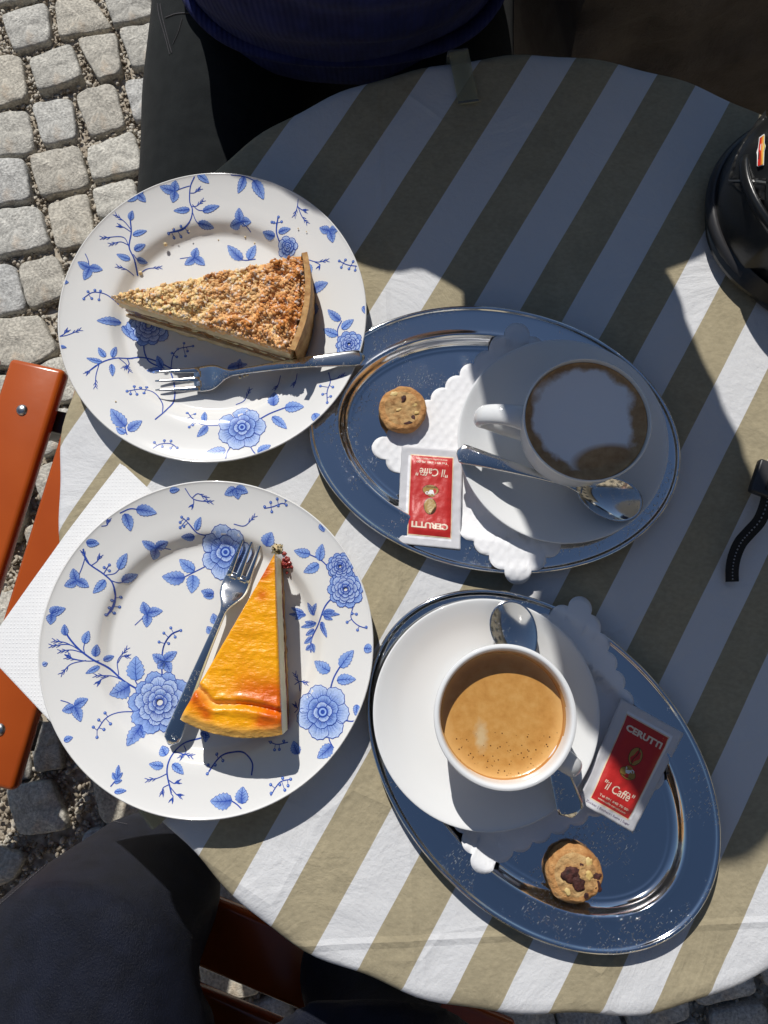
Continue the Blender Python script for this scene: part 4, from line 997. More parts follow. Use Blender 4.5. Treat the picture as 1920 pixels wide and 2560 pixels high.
# crumbs piled on the topping: real lumps
V, F, K = [], [], []; rc = random.Random(12)
for _ in range(5200):
    u = math.sqrt(rc.random()); v = rc.random(); i = min(43, int(u * 44)); j = min(25, int(v * 26))
    p = G1[i][j].lerp(G1[i + 1][j + 1], rc.random()); h, col = lump(u, v, p)
    r_ = rc.choice((.0006, .0007, .0008, .0010, .0012, .0015, .0020)); b = len(V); ctr = Vector((p.x, p.y, zt1 - .001 + h - r_ * .22)) - ck.location
    f_ = rc.uniform(.88, 1.18)
    if rc.random() < .05 + .10 * max(0, mnoise.noise(Vector((p.x * 90, p.y * 90, 11)))): col = (.40, .15, .045)
    col = tuple(min(.9, x * f_) for x in col)
    for q in ico:
        V.append(ctr + q * r_ * (1 + .9 * mnoise.noise(q * 1.6 + ctr * 400))); K.append(col)
    F += [[k_ + b for k_ in f] for f in icf]
tag(mesh('crumbs', V, F, M['crumble'], ck, cols=K), kind='stuff')
# baked rim at the wide end, with its rough brown edge
rim_pts = [(G1[-1][j] + (G1[-1][j] - tip).normalized() * .0006) for j in range(27)]
Gr = [[p for p in rim_pts], [p + (p - tip).normalized() * .0042 for p in rim_pts]]
slab('rim_crust', Gr, zb, zt1 + .0005, M['crust'], ck, top=lambda u, v, p: (.0016 * mnoise.noise(Vector((p.x * 240, p.y * 240, 3))), (1, 1, 1)), rough=.0012, seed=6)
# fallen crumbs on the plate
cr = thing('cake_crumbs', 'tiny pale cake crumbs scattered on the upper plate', 'crumbs', (P1C[0], P1C[1], zb))
V, F = [], []
for x, y, r_ in ((605, 407, .0016), (485, 545, .0016), (990, 372, .0008), (1035, 400, .0007), (720, 345, .0006), (860, 385, .0006), (1245, 330, .0006), (365, 1165, .0006), (640, 330, .0006), (1285, 345, .0005), (1000, 1035, .0014), (985, 1040, .0012), (965, 1048, .0012)):
    q = at(100 + x * .5184, 400 + y * .5184, zb + .002); rr0 = (q.to_2d() - Vector(P1C[:2])).length
    zz = P1C[2] + ptop(rr0) + r_ * .5 + (.010 if x > 950 and y > 1000 else 0); q = at(100 + x * .5184, 400 + y * .5184, zz) - cr.location; b = len(V)
    V += [q + k_ * r_ * (1 + .3 * mnoise.noise(k_ * 3 + q * 300)) for k_ in ico]; F += [[k_ + b for k_ in f] for f in icf]
mesh('crumb', V, F, M['sponge'], cr)['kind'] = 'stuff'

# cheesecake, lower plate
zb = P2C[2] + .0045; zt2 = zb + .044
tip, ca, cb = at(686, 1385, zt2), at(704, 1838, zt2), at(446, 1800, zt2)
for v_ in (tip, ca, cb): v_.z = 0
ch2 = thing('cheesecake_slice', 'narrow wedge of glossy yellow cheesecake with browned patches, on the lower plate', 'cake slice', ((tip + ca + cb) / 3).to_2d().to_3d() + Vector((0, 0, zb)))
G2 = wedge_grid(tip, ca, cb, .006, 60, 34)
slab('pastry_base', G2, zb, zb + .007, M['crust'], ch2, rough=.0013, seed=11)
slab('jam_layer', G2, zb + .0068, zb + .0125, M['jam'], ch2, inset=.0008, rough=.0016, seed=12)
slab('pastry_layer', G2, zb + .0122, zb + .0155, M['sponge'], ch2, inset=.0002, rough=.0010, seed=13)
slab('custard_body', G2, zb + .0152, zt2 - .004, M['custard'], ch2, rough=.0004, seed=14)
def spot(p, px, py, r): q = at(px, py, zt2); return math.exp(-(((p.x - q.x) ** 2 + (p.y - q.y) ** 2) / (r * r)))
zp = lambda x, y: (400 + x * .2622, 1320 + y * .2622)
crease_pts = [at(*zp(x, y), zt2) for x, y in ((330, 1500), (420, 1580), (500, 1670), (640, 1680), (860, 1690), (1160, 1760))]
crease = [Vector(p) for p in crom([(q.x, q.y) for q in crease_pts], 40)]
def glaze(u, v, p):
    y_, g_ = (1.0, .43, .006), (.74, .14, .004)
    br = 0
    for (x, y, r) in ((1010, 390, .0055), (970, 450, .004), (310, 1600, .0060), (400, 1700, .006), (450, 1790, .004), (860, 1560, .011), (1080, 1560, .009), (1100, 1680, .008), (1080, 1840, .007), (1120, 1900, .006), (960, 1850, .005), (970, 640, .004), (300, 1540, .005)):
        br += spot(p, *zp(x, y), r) * .8
    br += .15 * mnoise.noise(Vector((p.x * 60, p.y * 60, 4))) * (u > .2)
    d2 = Vector((p.x, p.y)); dc = min((d2 - q).length for q in crease); left = (d2 - crease[50]).length
    fold = math.exp(-(dc / .0019) ** 2)
    h = .0005 * mnoise.noise(Vector((p.x * 70, p.y * 130, 7))) + .0003 * mnoise.noise(Vector((p.x * 260, p.y * 400, 1))) - .0026 * fold + .0016 * math.exp(-((dc - .004) / .003) ** 2)
    h -= .003 * max(0, u - .955) / .045 + .0014 * max(0, .03 - min(v, 1 - v)) / .03
    pale = min(1, max(0, (u - .93) / .05)) * .7 + fold * .5 * (v > .5)
    br = min(1, max(0, br)) * (1 - pale)
    c_ = tuple(a + (b - a) * br for a, b in zip(y_, g_)); c_ = tuple(a + (b - a) * min(1, pale) * .6 for a, b in zip(c_, (.84, .66, .30)))
    return h, c_
G2f = wedge_grid(tip, ca, cb, .006, 130, 70)
slab('glazed_top', G2f, zt2 - .0042, zt2, M['glazedtop'], ch2, top=glaze, rough=.0003, seed=15)
V, F = [], []; rj = random.Random(4)
jc = at(716, 1400, zb + .006)
for _ in range(80):
    ctr = Vector((jc.x + rj.gauss(0, .0020), jc.y + rj.gauss(0, .0034), zb + .002 + rj.random() * .006)) - ch2.location; r_ = rj.uniform(.0007, .0019); b = len(V)
    V += [ctr + q * r_ * (1 + .7 * mnoise.noise(q * 2 + ctr * 500)) for q in ico]; F += [[k_ + b for k_ in f] for f in icf]
mesh('jam_spill', V, F, M['jam'], ch2)
tag(mesh('crumbs', *join([([Vector((at(690 + rj.uniform(-8, 14), 1370 + rj.uniform(-8, 14), zt2 - .012) - ch2.location)) + q * rj.uniform(.001, .002) for q in ico], icf) for _ in range(14)]), M['sponge'], ch2), kind='stuff')

# ------------------------------------------------------------ cutlery
def bar(stn, n=16):
    "closed solid through stations (x, y, z, halfwidth, halfthick)"
    V, F = [], []
    for i, (x, y, z, hw, ht) in enumerate(stn):
        x2, y2 = stn[min(i + 1, len(stn) - 1)][:2]; x0, y0 = stn[max(i - 1, 0)][:2]; d = Vector((x2 - x0, y2 - y0)).normalized(); n_ = Vector((-d.y, d.x))
        for k in range(n):
            a = 2 * math.pi * k / n; cw, sw_ = math.cos(a), math.sin(a)
            ex = math.copysign(abs(cw) ** .75, cw); ey = math.copysign(abs(sw_) ** .75, sw_)
            V.append(Vector((x + n_.x * hw * ex, y + n_.y * hw * ex, z + ht * ey)))
    for i in range(len(stn) - 1):
        for k in range(n): F.append((i * n + k, (i + 1) * n + k, (i + 1) * n + (k + 1) % n, i * n + (k + 1) % n))
    F.append(tuple(range(n))); F.append(tuple((len(stn) - 1) * n + k for k in range(n))[::-1])
    return V, F
def handle_st(x0, x1, z0, z1, arch, w0=.0024, w1=.0066):
    st = []
    for i in range(25):
        t = i / 24; wd = w0 + (w1 - w0) * t ** 1.4
        if t > .93: wd *= math.sqrt(max(.04, 1 - ((t - .93) / .07) ** 2 * .96))
        st.append((x0 + (x1 - x0) * t, 0, z0 + (z1 - z0) * t + arch * math.sin(math.pi * t), wd, .0011 + .0004 * math.sin(math.pi * t)))
    return st
def fork(label, tip, end, zt, ze, L_=None):
    a, b = at(*tip, zt), at(*end, ze); d = b - a; L_ = d.to_2d().length; rz = math.atan2(d.y, d.x)
    t = thing('cake_fork', label, 'fork', (a.x, a.y, a.z), rz)
    dz = ze - zt; q = L_ / .145
    xs = .052 * q
    st = [(.026 * q, 0, -.0035, .0085 * q, .0008), (.030 * q, 0, -.0038, .0092 * q, .0009), (.034 * q, 0, -.0034, .0094 * q, .0009), (.038 * q, 0, -.0022, .0092 * q, .0009), (.042 * q, 0, -.0004, .0080 * q, .0010), (.046 * q, 0, .0012, .0056 * q, .0011), (.050 * q, 0, .0022, .0034 * q, .0013)]
    hs = handle_st(.054 * q, L_, .003, dz, .0035 if dz > .004 else .006)
    sol = [bar([tuple(s_) for s_ in crom(st + hs[:1], 4)] + hs[1:])]
    for k, y in enumerate((-.0070, -.0002, .0066)):
        y *= q; stn = []
        for i in range(9):
            u = i / 8; x = .030 * q * (1 - u); stn.append((x, y * (1 - .04 * u), -.0036 + .0036 * u ** 2 + .0006 * math.sin(math.pi * u), (.0021 - .0015 * u) * q, .0009 - .0004 * u))
        sol.append(bar(stn, 12))
        if k: sol.append(bar([(.0275 * q, y - .0035 * q, -.0036, .0030 * q, .0008), (.031 * q, y - .0035 * q, -.0036, .0034 * q, .0008)], 12))
    V, F = join(sol); o = mesh('fork_body', V, F, M['cutlery'], t); return t
fork('steel three-tined cake fork lying below the crumble cake, its handle over the plate rim', (388, 952), (912, 893), P1C[2] + .0125, P1C[2] + .0245)
fork('steel three-tined cake fork lying along the left side of the cheesecake', (634, 1345), (424, 1862), P2C[2] + .0105, P2C[2] + .0145)
def spoon(label, tip, end, zt, ze, bl=.040, bw=.0135, depth=.006, w1=.0062):
    a, b = at(*tip, zt), at(*end, ze); d = b - a; L_ = d.to_2d().length; rz = math.atan2(d.y, d.x); dz = ze - zt
    t = thing('teaspoon', label, 'spoon', a, rz)
    V, F = [], []; nr, nt_ = 14, 40
    for lay in (0, 1):
        for i in range(nr + 1):
            r_ = i / nr
            for k in range(nt_):
                an = 2 * math.pi * k / nt_; x = bl / 2 * (1 - r_ * math.cos(an)); wx = 1 + .16 * math.cos(an)
                y = bw * r_ * math.sin(an) * wx; z = -depth * (1 - r_ ** 2.2) + dz * x / L_ * .5
                V.append(Vector((x, y, z - (.0009 if lay else 0))))
    m = (nr + 1) * nt_
    for i in range(nr):
        for k in range(nt_):
            q = (i * nt_ + k, (i + 1) * nt_ + k, (i + 1) * nt_ + (k + 1) % nt_, i * nt_ + (k + 1) % nt_); F.append(q[::-1]); F.append(tuple(x + m for x in q))
    for k in range(nt_): a0, b0 = nr * nt_ + k, nr * nt_ + (k + 1) % nt_; F.append((a0, b0, b0 + m, a0 + m))
    o = mesh('bowl', V, F, M['cutlery'], t)
    hs = [(bl - .0035, 0, .0002 + dz * bl / L_ * .5, .0042, .0009), (bl + .002, 0, .0010 + dz * bl / L_ * .6, .0030, .0012)] + handle_st(bl + .008, L_, .0022 + dz * .3, dz, .0015, .0021, w1)
    mesh('handle', *bar(hs), M['cutlery'], t); return t

# ------------------------------------------------------------ oval trays, doilies, saucers, cups
TRP = [(0, .0098), (.0006, .0108), (-.0004, .0116), (-.0018, .0114), (-.0028, .0104), (-.0045, .0100), (-.012, .0096), (-.0185, .0094), (-.0208, .0097), (-.0222, .0092), (-.0240, .0068), (-.0262, .0036), (-.0285, .0018), (-.0305, .0016), (-.0320, .0011), (-.034, .0010)]
def tray(label, c, a, b, rz):
    t = thing('oval_tray', label, 'tray', c, rz, 'oval steel trays')
    V, F = lathe(crom(TRP, 3), 160, a, b); m = len(crom(TRP, 3)); n0 = len(V)
    inner = [V[k * m + m - 1] for k in range(160)]
    for s_ in (.66, .33):
        for p_ in inner: V.append((p_[0] * s_, p_[1] * s_, .0010))
    V.append((0, 0, .0010))
    for k in range(160):
        k2 = (k + 1) % 160
        F.append((k * m + m - 1, k2 * m + m - 1, n0 + k2, n0 + k)); F.append((n0 + k, n0 + k2, n0 + 160 + k2, n0 + 160 + k)); F.append((n0 + 160 + k, n0 + 160 + k2, len(V) - 1))
    # underside
    V2 = [(x, y, z - .0008) for x, y, z in V]; F2 = [f[::-1] for f in F]; b0 = len(V); V += V2; F += [tuple(i + b0 for i in f) for f in F2]
    for k in range(160): k2 = (k + 1) % 160; F.append((k2 * m, k * m, k * m + b0, k2 * m + b0))
    o = mesh('tray_body', V, F, M['steel'], t); 
    bm = bmesh.new(); bm.from_mesh(o.data); bmesh.ops.recalc_face_normals(bm, faces=bm.faces); bm.to_mesh(o.data); bm.free()
    return t
T1 = (.0805, .1524, ZT + .0006); T2 = (.1073, -.0798, ZT + .0006)
tray('oval steel tray under the cappuccino, long side running left to right', T1, .1371, .0997, R(-10.4))
tray('oval steel tray under the espresso, slanting down to the right', T2, .1369, .0973, R(-45.1))

def doily(label, corners, zf, group='scalloped paper doilies', nsc=10, mat='doily'):
    c = sum(corners, Vector()) / 4; t = thing('paper_doily', label, 'doily', c)
    out = []
    for i in range(4):
        a, b = corners[i], corners[(i + 1) % 4]; d = b - a; L_ = d.to_2d().length; d2 = d.normalized(); n_ = Vector((d2.y, -d2.x, 0))
        if (c - a).dot(n_) > 0: n_ = -n_
        for k in range(nsc):
            for s_ in range(7):
                u = (k + s_ / 7) / nsc; bump_ = abs(math.sin(math.pi * (u * nsc))) ** .7; out.append(a + d * u + n_ * (.0036 * bump_ - .0018))
    V, F = [], []; m = len(out); nr = 26
    for r_ in range(nr + 1):
        s_ = 1 - (r_ / nr) if r_ < nr else 0
        for q in out:
            p_ = c + (q - c) * s_; V.append(Vector((p_.x, p_.y, zf(p_.x, p_.y))) - c)
            if r_ == nr: break
    for r_ in range(nr - 1):
        for k in range(m): F.append((r_ * m + k, (r_ + 1) * m + k, (r_ + 1) * m + (k + 1) % m, r_ * m + (k + 1) % m))
    b0 = (nr - 1) * m
    for k in range(m): F.append((b0 + k, len(V) - 1, b0 + (k + 1) % m))
    o = mesh('doily_sheet', V, F, M[mat], t); up_faces(o)
    sol = o.modifiers.new('thickness', 'SOLIDIFY'); sol.thickness = .00018; sol.offset = -1
    return t
def tray_h(c, a, b, rz):
    prof_ = sorted(TRP)
    def f(x, y):
        dx, dy = x - c[0], y - c[1]; xl = dx * math.cos(rz) + dy * math.sin(rz); yl = -dx * math.sin(rz) + dy * math.cos(rz)
        k = math.hypot(xl / a, yl / b); l = math.hypot(xl, yl); off = l - l / max(k, 1e-6)
        if off <= -.036: h = .0010
        elif off >= 0: h = .0116 - min(.010, off * .45)
        else: h = max(z for r_, z in TRP if abs(r_ - off) < .003) if any(abs(r_ - off) < .003 for r_, z in TRP) else .0096
        return c[2] + h
    def g(x, y):      # paper is stiff: it spans the tray's step smoothly
        s_ = 0
        for ax, ay in ((0, 0), (.006, 0), (-.006, 0), (0, .006), (0, -.006), (.011, .005), (-.011, .005), (.005, -.011), (-.005, -.011)): s_ += f(x + ax, y + ay)
        return max(s_ / 9, f(x, y)) + .0006 if True else 0
    return g
h1 = tray_h(T1, .1371, .0997, R(-10.4)); h2 = tray_h(T2, .1369, .0973, R(-45.1))
zd = ZT + .004
def dcorn(pts, zs): return [Vector((*at(px, py, z).to_2d(), z)) for (px, py), z in zip(pts, zs)]
doily('white embossed scalloped doily under the cappuccino saucer, one corner hanging over the tray edge', dcorn([(1292, 805), (925, 1118), (1292, 1466), (1655, 1145)], [zd + .006, zd - .001, zd + .004, zd]), h1)
doily('smooth white scalloped doily under the espresso saucer, mostly in shade', dcorn([(1462, 1488), (1662, 1958), (1193, 2180), (985, 1712)], [zd + .004, zd, zd, zd]), h2, nsc=10, mat='paper')

SAUP = [(0, .0052), (.018, .0052), (.0235, .0050), (.0255, .0062), (.0275, .0062), (.040, .0072), (.055, .0105), (.066, .0150), (.0735, .0186), (.0760, .0194), (.0768, .0188), (.0762, .0176), (.066, .0130), (.045, .0060), (.032, .0035), (.030, 0), (.026, 0), (.025, .0025), (0, .0025)]
def saucer(label, c, s_=1.0):
    t = thing('saucer', label, 'saucer', c, group='white saucers'); prof_ = crom(SAUP[:12], 4)[:-1] + SAUP[11:]
    mesh('saucer_body', *lathe([(r_ * s_, z) for r_, z in prof_], 128), M['glaze2'], t); return t
S1 = (.1291, .1469, ZT + .0024); S2 = (.0693, -.0444, ZT + .0024)
saucer('white saucer on the upper tray, mostly in shade, holding the cappuccino cup', S1, .99)
saucer('white saucer on the lower tray, mostly sunlit, holding the espresso cup', S2, 1.0)
def cup(name, label, c, outer, inner, hang_, hroot, hmat='glaze2', stain=None, cat='cup'):
    t = thing(name, label, cat, c)
    po, pi_ = crom(outer, 5), crom(inner, 5)
    V, F = lathe(po + pi_, 96); o = mesh('cup_body', V, F, [M['glaze2'], M['stained']] if stain else M['glaze2'], t)
    bm = bmesh.new(); bm.from_mesh(o.data); bmesh.ops.recalc_face_normals(bm, faces=bm.faces)
    if stain:
        for f in bm.faces:
            cc = f.calc_center_median()
            if stain(cc): f.material_index = 1
    bm.to_mesh(o.data); bm.free()
    return t
def handle(t, ang, r0, z0, z1, out_, w_, th_=.0042):
    d = Vector((math.cos(ang), math.sin(ang), 0)); pts = [d * r0 + Vector((0, 0, z1)), d * (r0 + out_ * .45) + Vector((0, 0, z1 + .002)), d * (r0 + out_ * .88) + Vector((0, 0, z1 - .003)), d * (r0 + out_) + Vector((0, 0, z1 - .012)), d * (r0 + out_ * .8) + Vector((0, 0, z0 + .010)), d * (r0 + out_ * .35) + Vector((0, 0, z0 + .003)), d * (r0 - .006) + Vector((0, 0, z0))]
    P_ = crom([tuple(q) for q in pts], 6); side = Vector((-d.y, d.x, 0)); V, F = [], []; n_ = 16
    for i, p_ in enumerate(P_):
        p_ = Vector(p_); tn_ = (Vector(P_[min(i + 1, len(P_) - 1)]) - Vector(P_[max(i - 1, 0)])).normalized(); nn = tn_.cross(side).normalized()
        ww = w_ * (1 + .35 * abs(2 * i / (len(P_) - 1) - 1) ** 3)
        for k in range(n_): a = 2 * math.pi * k / n_; V.append(p_ + side * ww * math.cos(a) + nn * th_ * math.sin(a))
    for i in range(len(P_) - 1):
        for k in range(n_): F.append((i * n_ + k, (i + 1) * n_ + k, (i + 1) * n_ + (k + 1) % n_, i * n_ + (k + 1) % n_))
    o = mesh('handle', V, F, M['glaze2'], t)
    bm = bmesh.new(); bm.from_mesh(o.data); bmesh.ops.recalc_face_normals(bm, faces=bm.faces); bm.to_mesh(o.data); bm.free(); return o
C1 = (.1328, .1458, S1[2] + .0054); C2 = (.0755, -.0432, S2[2] + .0054)
k1 = cup('cappuccino_cup', 'white cup of cappuccino with milk foam, handle pointing left', C1,
    [(0, .002), (.018, .002), (.019, 0), (.0225, 0), (.0235, .003), (.030, .012), (.0368, .027), (.0402, .045), (.0418, .062), (.0421, .0655)], [(.0419, .0668), (.0408, .0668), (.0400, .060), (.0380, .042), (.0340, .026), (.024, .010), (0, .006)], None, None)
handle(k1, R(172), .0385, .026, .051, .029, .0068)
prf = [(0, .0622)] + [(r_ * .001, .0622 + .00008 * math.sin(r_ * .5)) for r_ in range(4, 39, 2)] + [(.0395, .0626), (.0400, .0634)]
mesh('milk_foam', *lathe(prf, 96), M['foam'], k1); up_faces(k1.children[-1]) if k1.children else None
V, F = lathe([(.04215, .0650), (.04225, .0662), (.0417, .0672), (.0406, .0671)], 96); 
k2 = cup('espresso_cup', 'thick white cup of black coffee with golden crema', C2,
    [(0, .002), (.017, .002), (.018, 0), (.0245, 0), (.0262, .003), (.0330, .013), (.0395, .027), (.0428, .042), (.0442, .0535), (.0446, .0556)], [(.0442, .0570), (.0426, .0574), (.0412, .0565), (.0402, .0535), (.0392, .045), (.0376, .036), (.030, .022), (.018, .010), (0, .008)], None, None,
    stain=lambda cc: math.hypot(cc.x, cc.y) < .0412 and .02 < cc.z < .0560 and (cc.z < .0505 + .0045 * math.sin(math.atan2(cc.y, cc.x) - .3)))
handle(k2, R(-36), .0395, .016, .040, .0195, .0065)
mesh('crema', *lathe([(0, .0415), (.01, .0415), (.02, .0415), (.028, .0415), (.034, .0416), (.0375, .0419), (.0389, .0427)], 96), M['crema'], k2); up_faces(bpy.data.objects[[o.name for o in bpy.data.objects if o.name.startswith('crema')][-1]])
spoon('teaspoon lying across the front of the cappuccino saucer', (1606, 1268), (1142, 1130), S1[2] + .0245, S1[2] + .0262, .047, .0150, .0075, .0078)
spoon('teaspoon lying behind and under the espresso cup, bowl at the top', (1262, 1503), (1432, 2042), S2[2] + .0250, S2[2] + .0265, .045, .0155, .0065, .0098)

# ------------------------------------------------------------ biscuits
def cookie(label, px, py, z0, r_, h_, raisins, nuts, seed, dome=0, tilt=(0, 0)):
    c = at(px, py, z0 + h_ * .6); c.z = z0; t = thing('biscuit', label, 'biscuit', c)
    prof_ = [(0, 0), (.8, 0), (.95, .12), (1.0, .35), (1.0, .68), (.96, .86), (.88, .97), (.7, 1.0), (.5, 1.0), (.25, 1.0), (0, 1.0)]
    P_ = crom(prof_, 5); n_ = 96; V, F = [], []
    for k in range(n_):
        a = 2 * math.pi * k / n_
        for r0, z in P_:
            x, y = math.cos(a) * r_ * r0, math.sin(a) * r_ * r0
            d = mnoise.noise(Vector((x * 120 + seed, y * 120, z * 2))) * .0011 + mnoise.noise(Vector((x * 330 + seed, y * 330, z * 5))) * .0006
            k2 = 1 + (.06 * mnoise.noise(Vector((math.cos(a) * 1.6, math.sin(a) * 1.6, seed + z))) + d * 30) * min(1, r0 * 1.2)
            zz = z * h_ + (d * (z > .5)) * 1.0 + dome * (1 - r0 * r0) * (z > .8) * h_
            V.append(Vector((x * k2, y * k2, zz + x * tilt[0] + y * tilt[1])))
    m = len(P_)
    for k in range(n_):
        for i in range(m - 1): F.append((k * m + i, ((k + 1) % n_) * m + i, ((k + 1) % n_) * m + i + 1, k * m + i + 1))
    fm = [0 if (f % (m - 1)) >= (m - 1) * .68 else 1 for f in range(len(F))]
    o = mesh('biscuit_body', V, F, [M['cookie'], M['cookie_edge']], t, fmat=fm)
    bm = bmesh.new(); bm.from_mesh(o.data); bmesh.ops.remove_doubles(bm, verts=bm.verts, dist=1e-6); bmesh.ops.recalc_face_normals(bm, faces=bm.faces); bm.to_mesh(o.data); bm.free()
    for lst, mt, nm_ in ((raisins, 'raisin_or_hollow', 'raisin_or_hollow'), (nuts, 'nut', 'almond_piece')):
        for x, y, rx, ry, an in lst:
            ca_, sa_ = math.cos(an), math.sin(an); V, F = ellipsoid((0, 0, 0), (rx, ry, min(rx, ry) * (.26 if mt == 'raisin_or_hollow' else .2)), 16, 10)
            V = [v * (1 + .55 * mnoise.noise(v * 700 + Vector((x * 999, y * 999, 0)))) for v in V]
            rad_ = math.hypot(x, y) / r_
            V = [Vector((x + v.x * ca_ - v.y * sa_, y + v.x * sa_ + v.y * ca_, h_ * (1.0 if rad_ < .9 else .7) + dome * (1 - min(1, rad_) ** 2) * h_ + v.z + .0001 + x * tilt[0] + y * tilt[1])) for v in V]
            mesh(nm_, V, F, M[mt], t)
    return t
cookie('round golden biscuit with two dark raisins beside the red sugar sachet', 1006, 1024, ZT + .0030, .0177, .0095,
       [(.0008, .0072, .0018, .0028, -.2), (.0042, -.0112, .0028, .0013, .1), (.0078, -.0075, .0014, .0020, .3)], [(-.0062, .0112, .0030, .0016, .1), (.0085, .0030, .0026, .0018, -.4), (-.0028, -.0012, .0022, .0010, .3), (.0105, -.0035, .0016, .0014, 0)], 3)
ck2 = cookie('domed biscuit with raisins at its right edge, on the lower tray', 1433, 2182, ZT + .0018, .0185, .0105,
       [(.0145, -.0005, .0028, .0024, .4), (.0142, -.0065, .0026, .0036, 0), (-.0035, .0008, .0062, .0048, .5), (.0015, -.0045, .0036, .0056, .3), (.0065, -.0125, .0016, .0018, 0), (.0045, .0055, .0014, .0022, .5)], [(.0085, .0005, .0026, .0032, .3), (-.0055, -.0095, .0020, .0026, 0), (.0095, .0085, .0022, .0030, .2)], 8, .28, (.05, -.08))  # largest two, near the middle, are dark patches standing in for the hollow's shade

# ------------------------------------------------------------ sugar sachets
def text_mesh(s_, size, extr=0, shear=0, bold=0, align='CENTER'):
    cu = bpy.data.curves.new('t', 'FONT'); cu.body = s_; cu.size = size; cu.align_x = align; cu.shear = shear; cu.offset = bold; cu.resolution_u = 3
    ob = bpy.data.objects.new('t', cu); link(ob); dg = bpy.context.evaluated_depsgraph_get(); dg.update()
    me = bpy.data.meshes.new_from_object(ob.evaluated_get(dg)); V = [v.co.copy() for v in me.vertices]; F = [tuple(p_.vertices) for p_ in me.polygons]
    bpy.data.objects.remove(ob); bpy.data.curves.remove(cu); bpy.data.meshes.remove(me); return V, F
def sachet(label, bl, br, tr_, tl, zs, curl=None, foot=None):
    cs = [at(*p_, z) for p_, z in zip((bl, br, tr_, tl), zs)]; c = sum(cs, Vector()) / 4; t = thing('sugar_sachet', label, 'sugar sachet', c)
    W, H = (cs[1] - cs[0]).length, (cs[3] - cs[0]).length
    def pos(u, v, lift=0):
        p_ = (cs[0] * (1 - u) + cs[1] * u) * (1 - v) + (cs[3] * (1 - u) + cs[2] * u) * v
        e = max(0, min(1, min(u - .10, .90 - u) * 7)) * max(0, min(1, min(v - .07, .93 - v) * 9)); e = e * e * (3 - 2 * e)
        h = .0030 * e * (.8 + .3 * mnoise.noise(Vector((u * 3, v * 5, c.x * 50)))) + .0004 * mnoise.noise(Vector((u * 12, v * 18, c.y * 30)))
        if curl: h += curl(u, v)
        return p_ + Vector((0, 0, h + lift)) - c
    nu, nv = 34, 56; V, F, FM = [], [], []
    for j in range(nv + 1):
        for i in range(nu + 1): V.append(pos(i / nu, j / nv))
    m = len(V)
    for j in range(nv + 1):
        for i in range(nu + 1): p_ = pos(i / nu, j / nv); p_.z = min(p_.z, (pos(0, j / nv).z + pos(1, j / nv).z) / 2 - .0003) - .0002; V.append(p_)
    for j in range(nv):
        for i in range(nu):
            k = j * (nu + 1) + i; q = (k, k + 1, k + nu + 2, k + nu + 1); F.append(q); FM.append(1 if (j < nv * .075 or j > nv * .925 or i < nu * .12 or i > nu * .88) else 0)
            F.append(tuple(x + m for x in q)[::-1]); FM.append(0)
    for i in range(nu):
        for a in (i, nv * (nu + 1) + i): F.append((a, a + m, a + m + 1, a + 1)); FM.append(0)
    for j in range(nv):
        for a in (j * (nu + 1), j * (nu + 1) + nu): F.append((a, a + nu + 1, a + nu + 1 + m, a + m)); FM.append(0)
    o = mesh('sachet_paper', V, F, [M['sachet'], M['crimp']], t, fmat=FM)
    bm = bmesh.new(); bm.from_mesh(o.data); bmesh.ops.recalc_face_normals(bm, faces=bm.faces); bm.to_mesh(o.data); bm.free()
    def panel(name, u0, u1, v0, v1, mt, lift):
        n1, n2 = 24, 42; V = [pos(u0 + (u1 - u0) * i / n1, v0 + (v1 - v0) * j / n2, lift) for j in range(n2 + 1) for i in range(n1 + 1)]
        F = [(j * (n1 + 1) + i, j * (n1 + 1) + i + 1, (j + 1) * (n1 + 1) + i + 1, (j + 1) * (n1 + 1) + i) for j in range(n2) for i in range(n1)]
        up_faces(mesh(name, V, F, M[mt], t))
    panel('cream_border', .145, .845, .075, .905, 'cream', .00012); panel('red_panel', .160, .830, .086, .893, 'red', .00022)
    def put(name, VF, u, v, mt, lift=.00036, lean=0):
        V, F = VF; Vn = []
        for p_ in V: Vn.append(pos(u + p_.x / W, v + p_.y / H, lift))
        up_faces(mesh(name, Vn, F, M[mt], t, smooth=False))
    def fit(s_, w_, h_, **k):
        V, F = text_mesh(s_, .01, **k); x0 = min(p_.x for p_ in V); x1 = max(p_.x for p_ in V); y0 = min(p_.y for p_ in V); y1 = max(p_.y for p_ in V)
        return [Vector(((p_.x - (x0 + x1) / 2) * w_ * W / (x1 - x0), (p_.y - y0) * h_ * H / (y1 - y0), 0)) for p_ in V], F
    put('lettering', fit('CERUTTI', .58, .062, bold=.00045), .495, .765, 'ltext')
    put('lettering', fit('"il Caffè"', .52, .082, shear=.18, bold=.00010), .495, .215, 'ltext')
    put('lettering', fit('Tel 091 640 70 00', .50, .022, bold=.00012), .495, .142, 'ltext'); put('lettering', fit('www.caffe-cerutti.com', .50, .020, bold=.00008), .495, .108, 'ltext')
    el = lambda rx, ry, cx=0, cy=0, n=28: ([Vector((cx + rx * math.cos(2 * math.pi * k / n), cy + ry * math.sin(2 * math.pi * k / n), 0)) for k in range(n)], [tuple(range(n))])
    put('bean_outline', el(.0047, .0064), .50, .60, 'brown', .00030); put('bean_emblem', el(.0043, .0060), .50, .60, 'gold')
    V, F = [], []
    for i in range(13):
        u = i / 12 * 2 - 1; x = .0008 * math.sin(u * 3.0); V += [Vector((x - .00028, u * .0060, 0)), Vector((x + .00028, u * .0060, 0))]
        if i: F.append((2 * i - 2, 2 * i - 1, 2 * i + 1, 2 * i))
    put('bean_line', (V, F), .50, .60, 'brown', .00045)
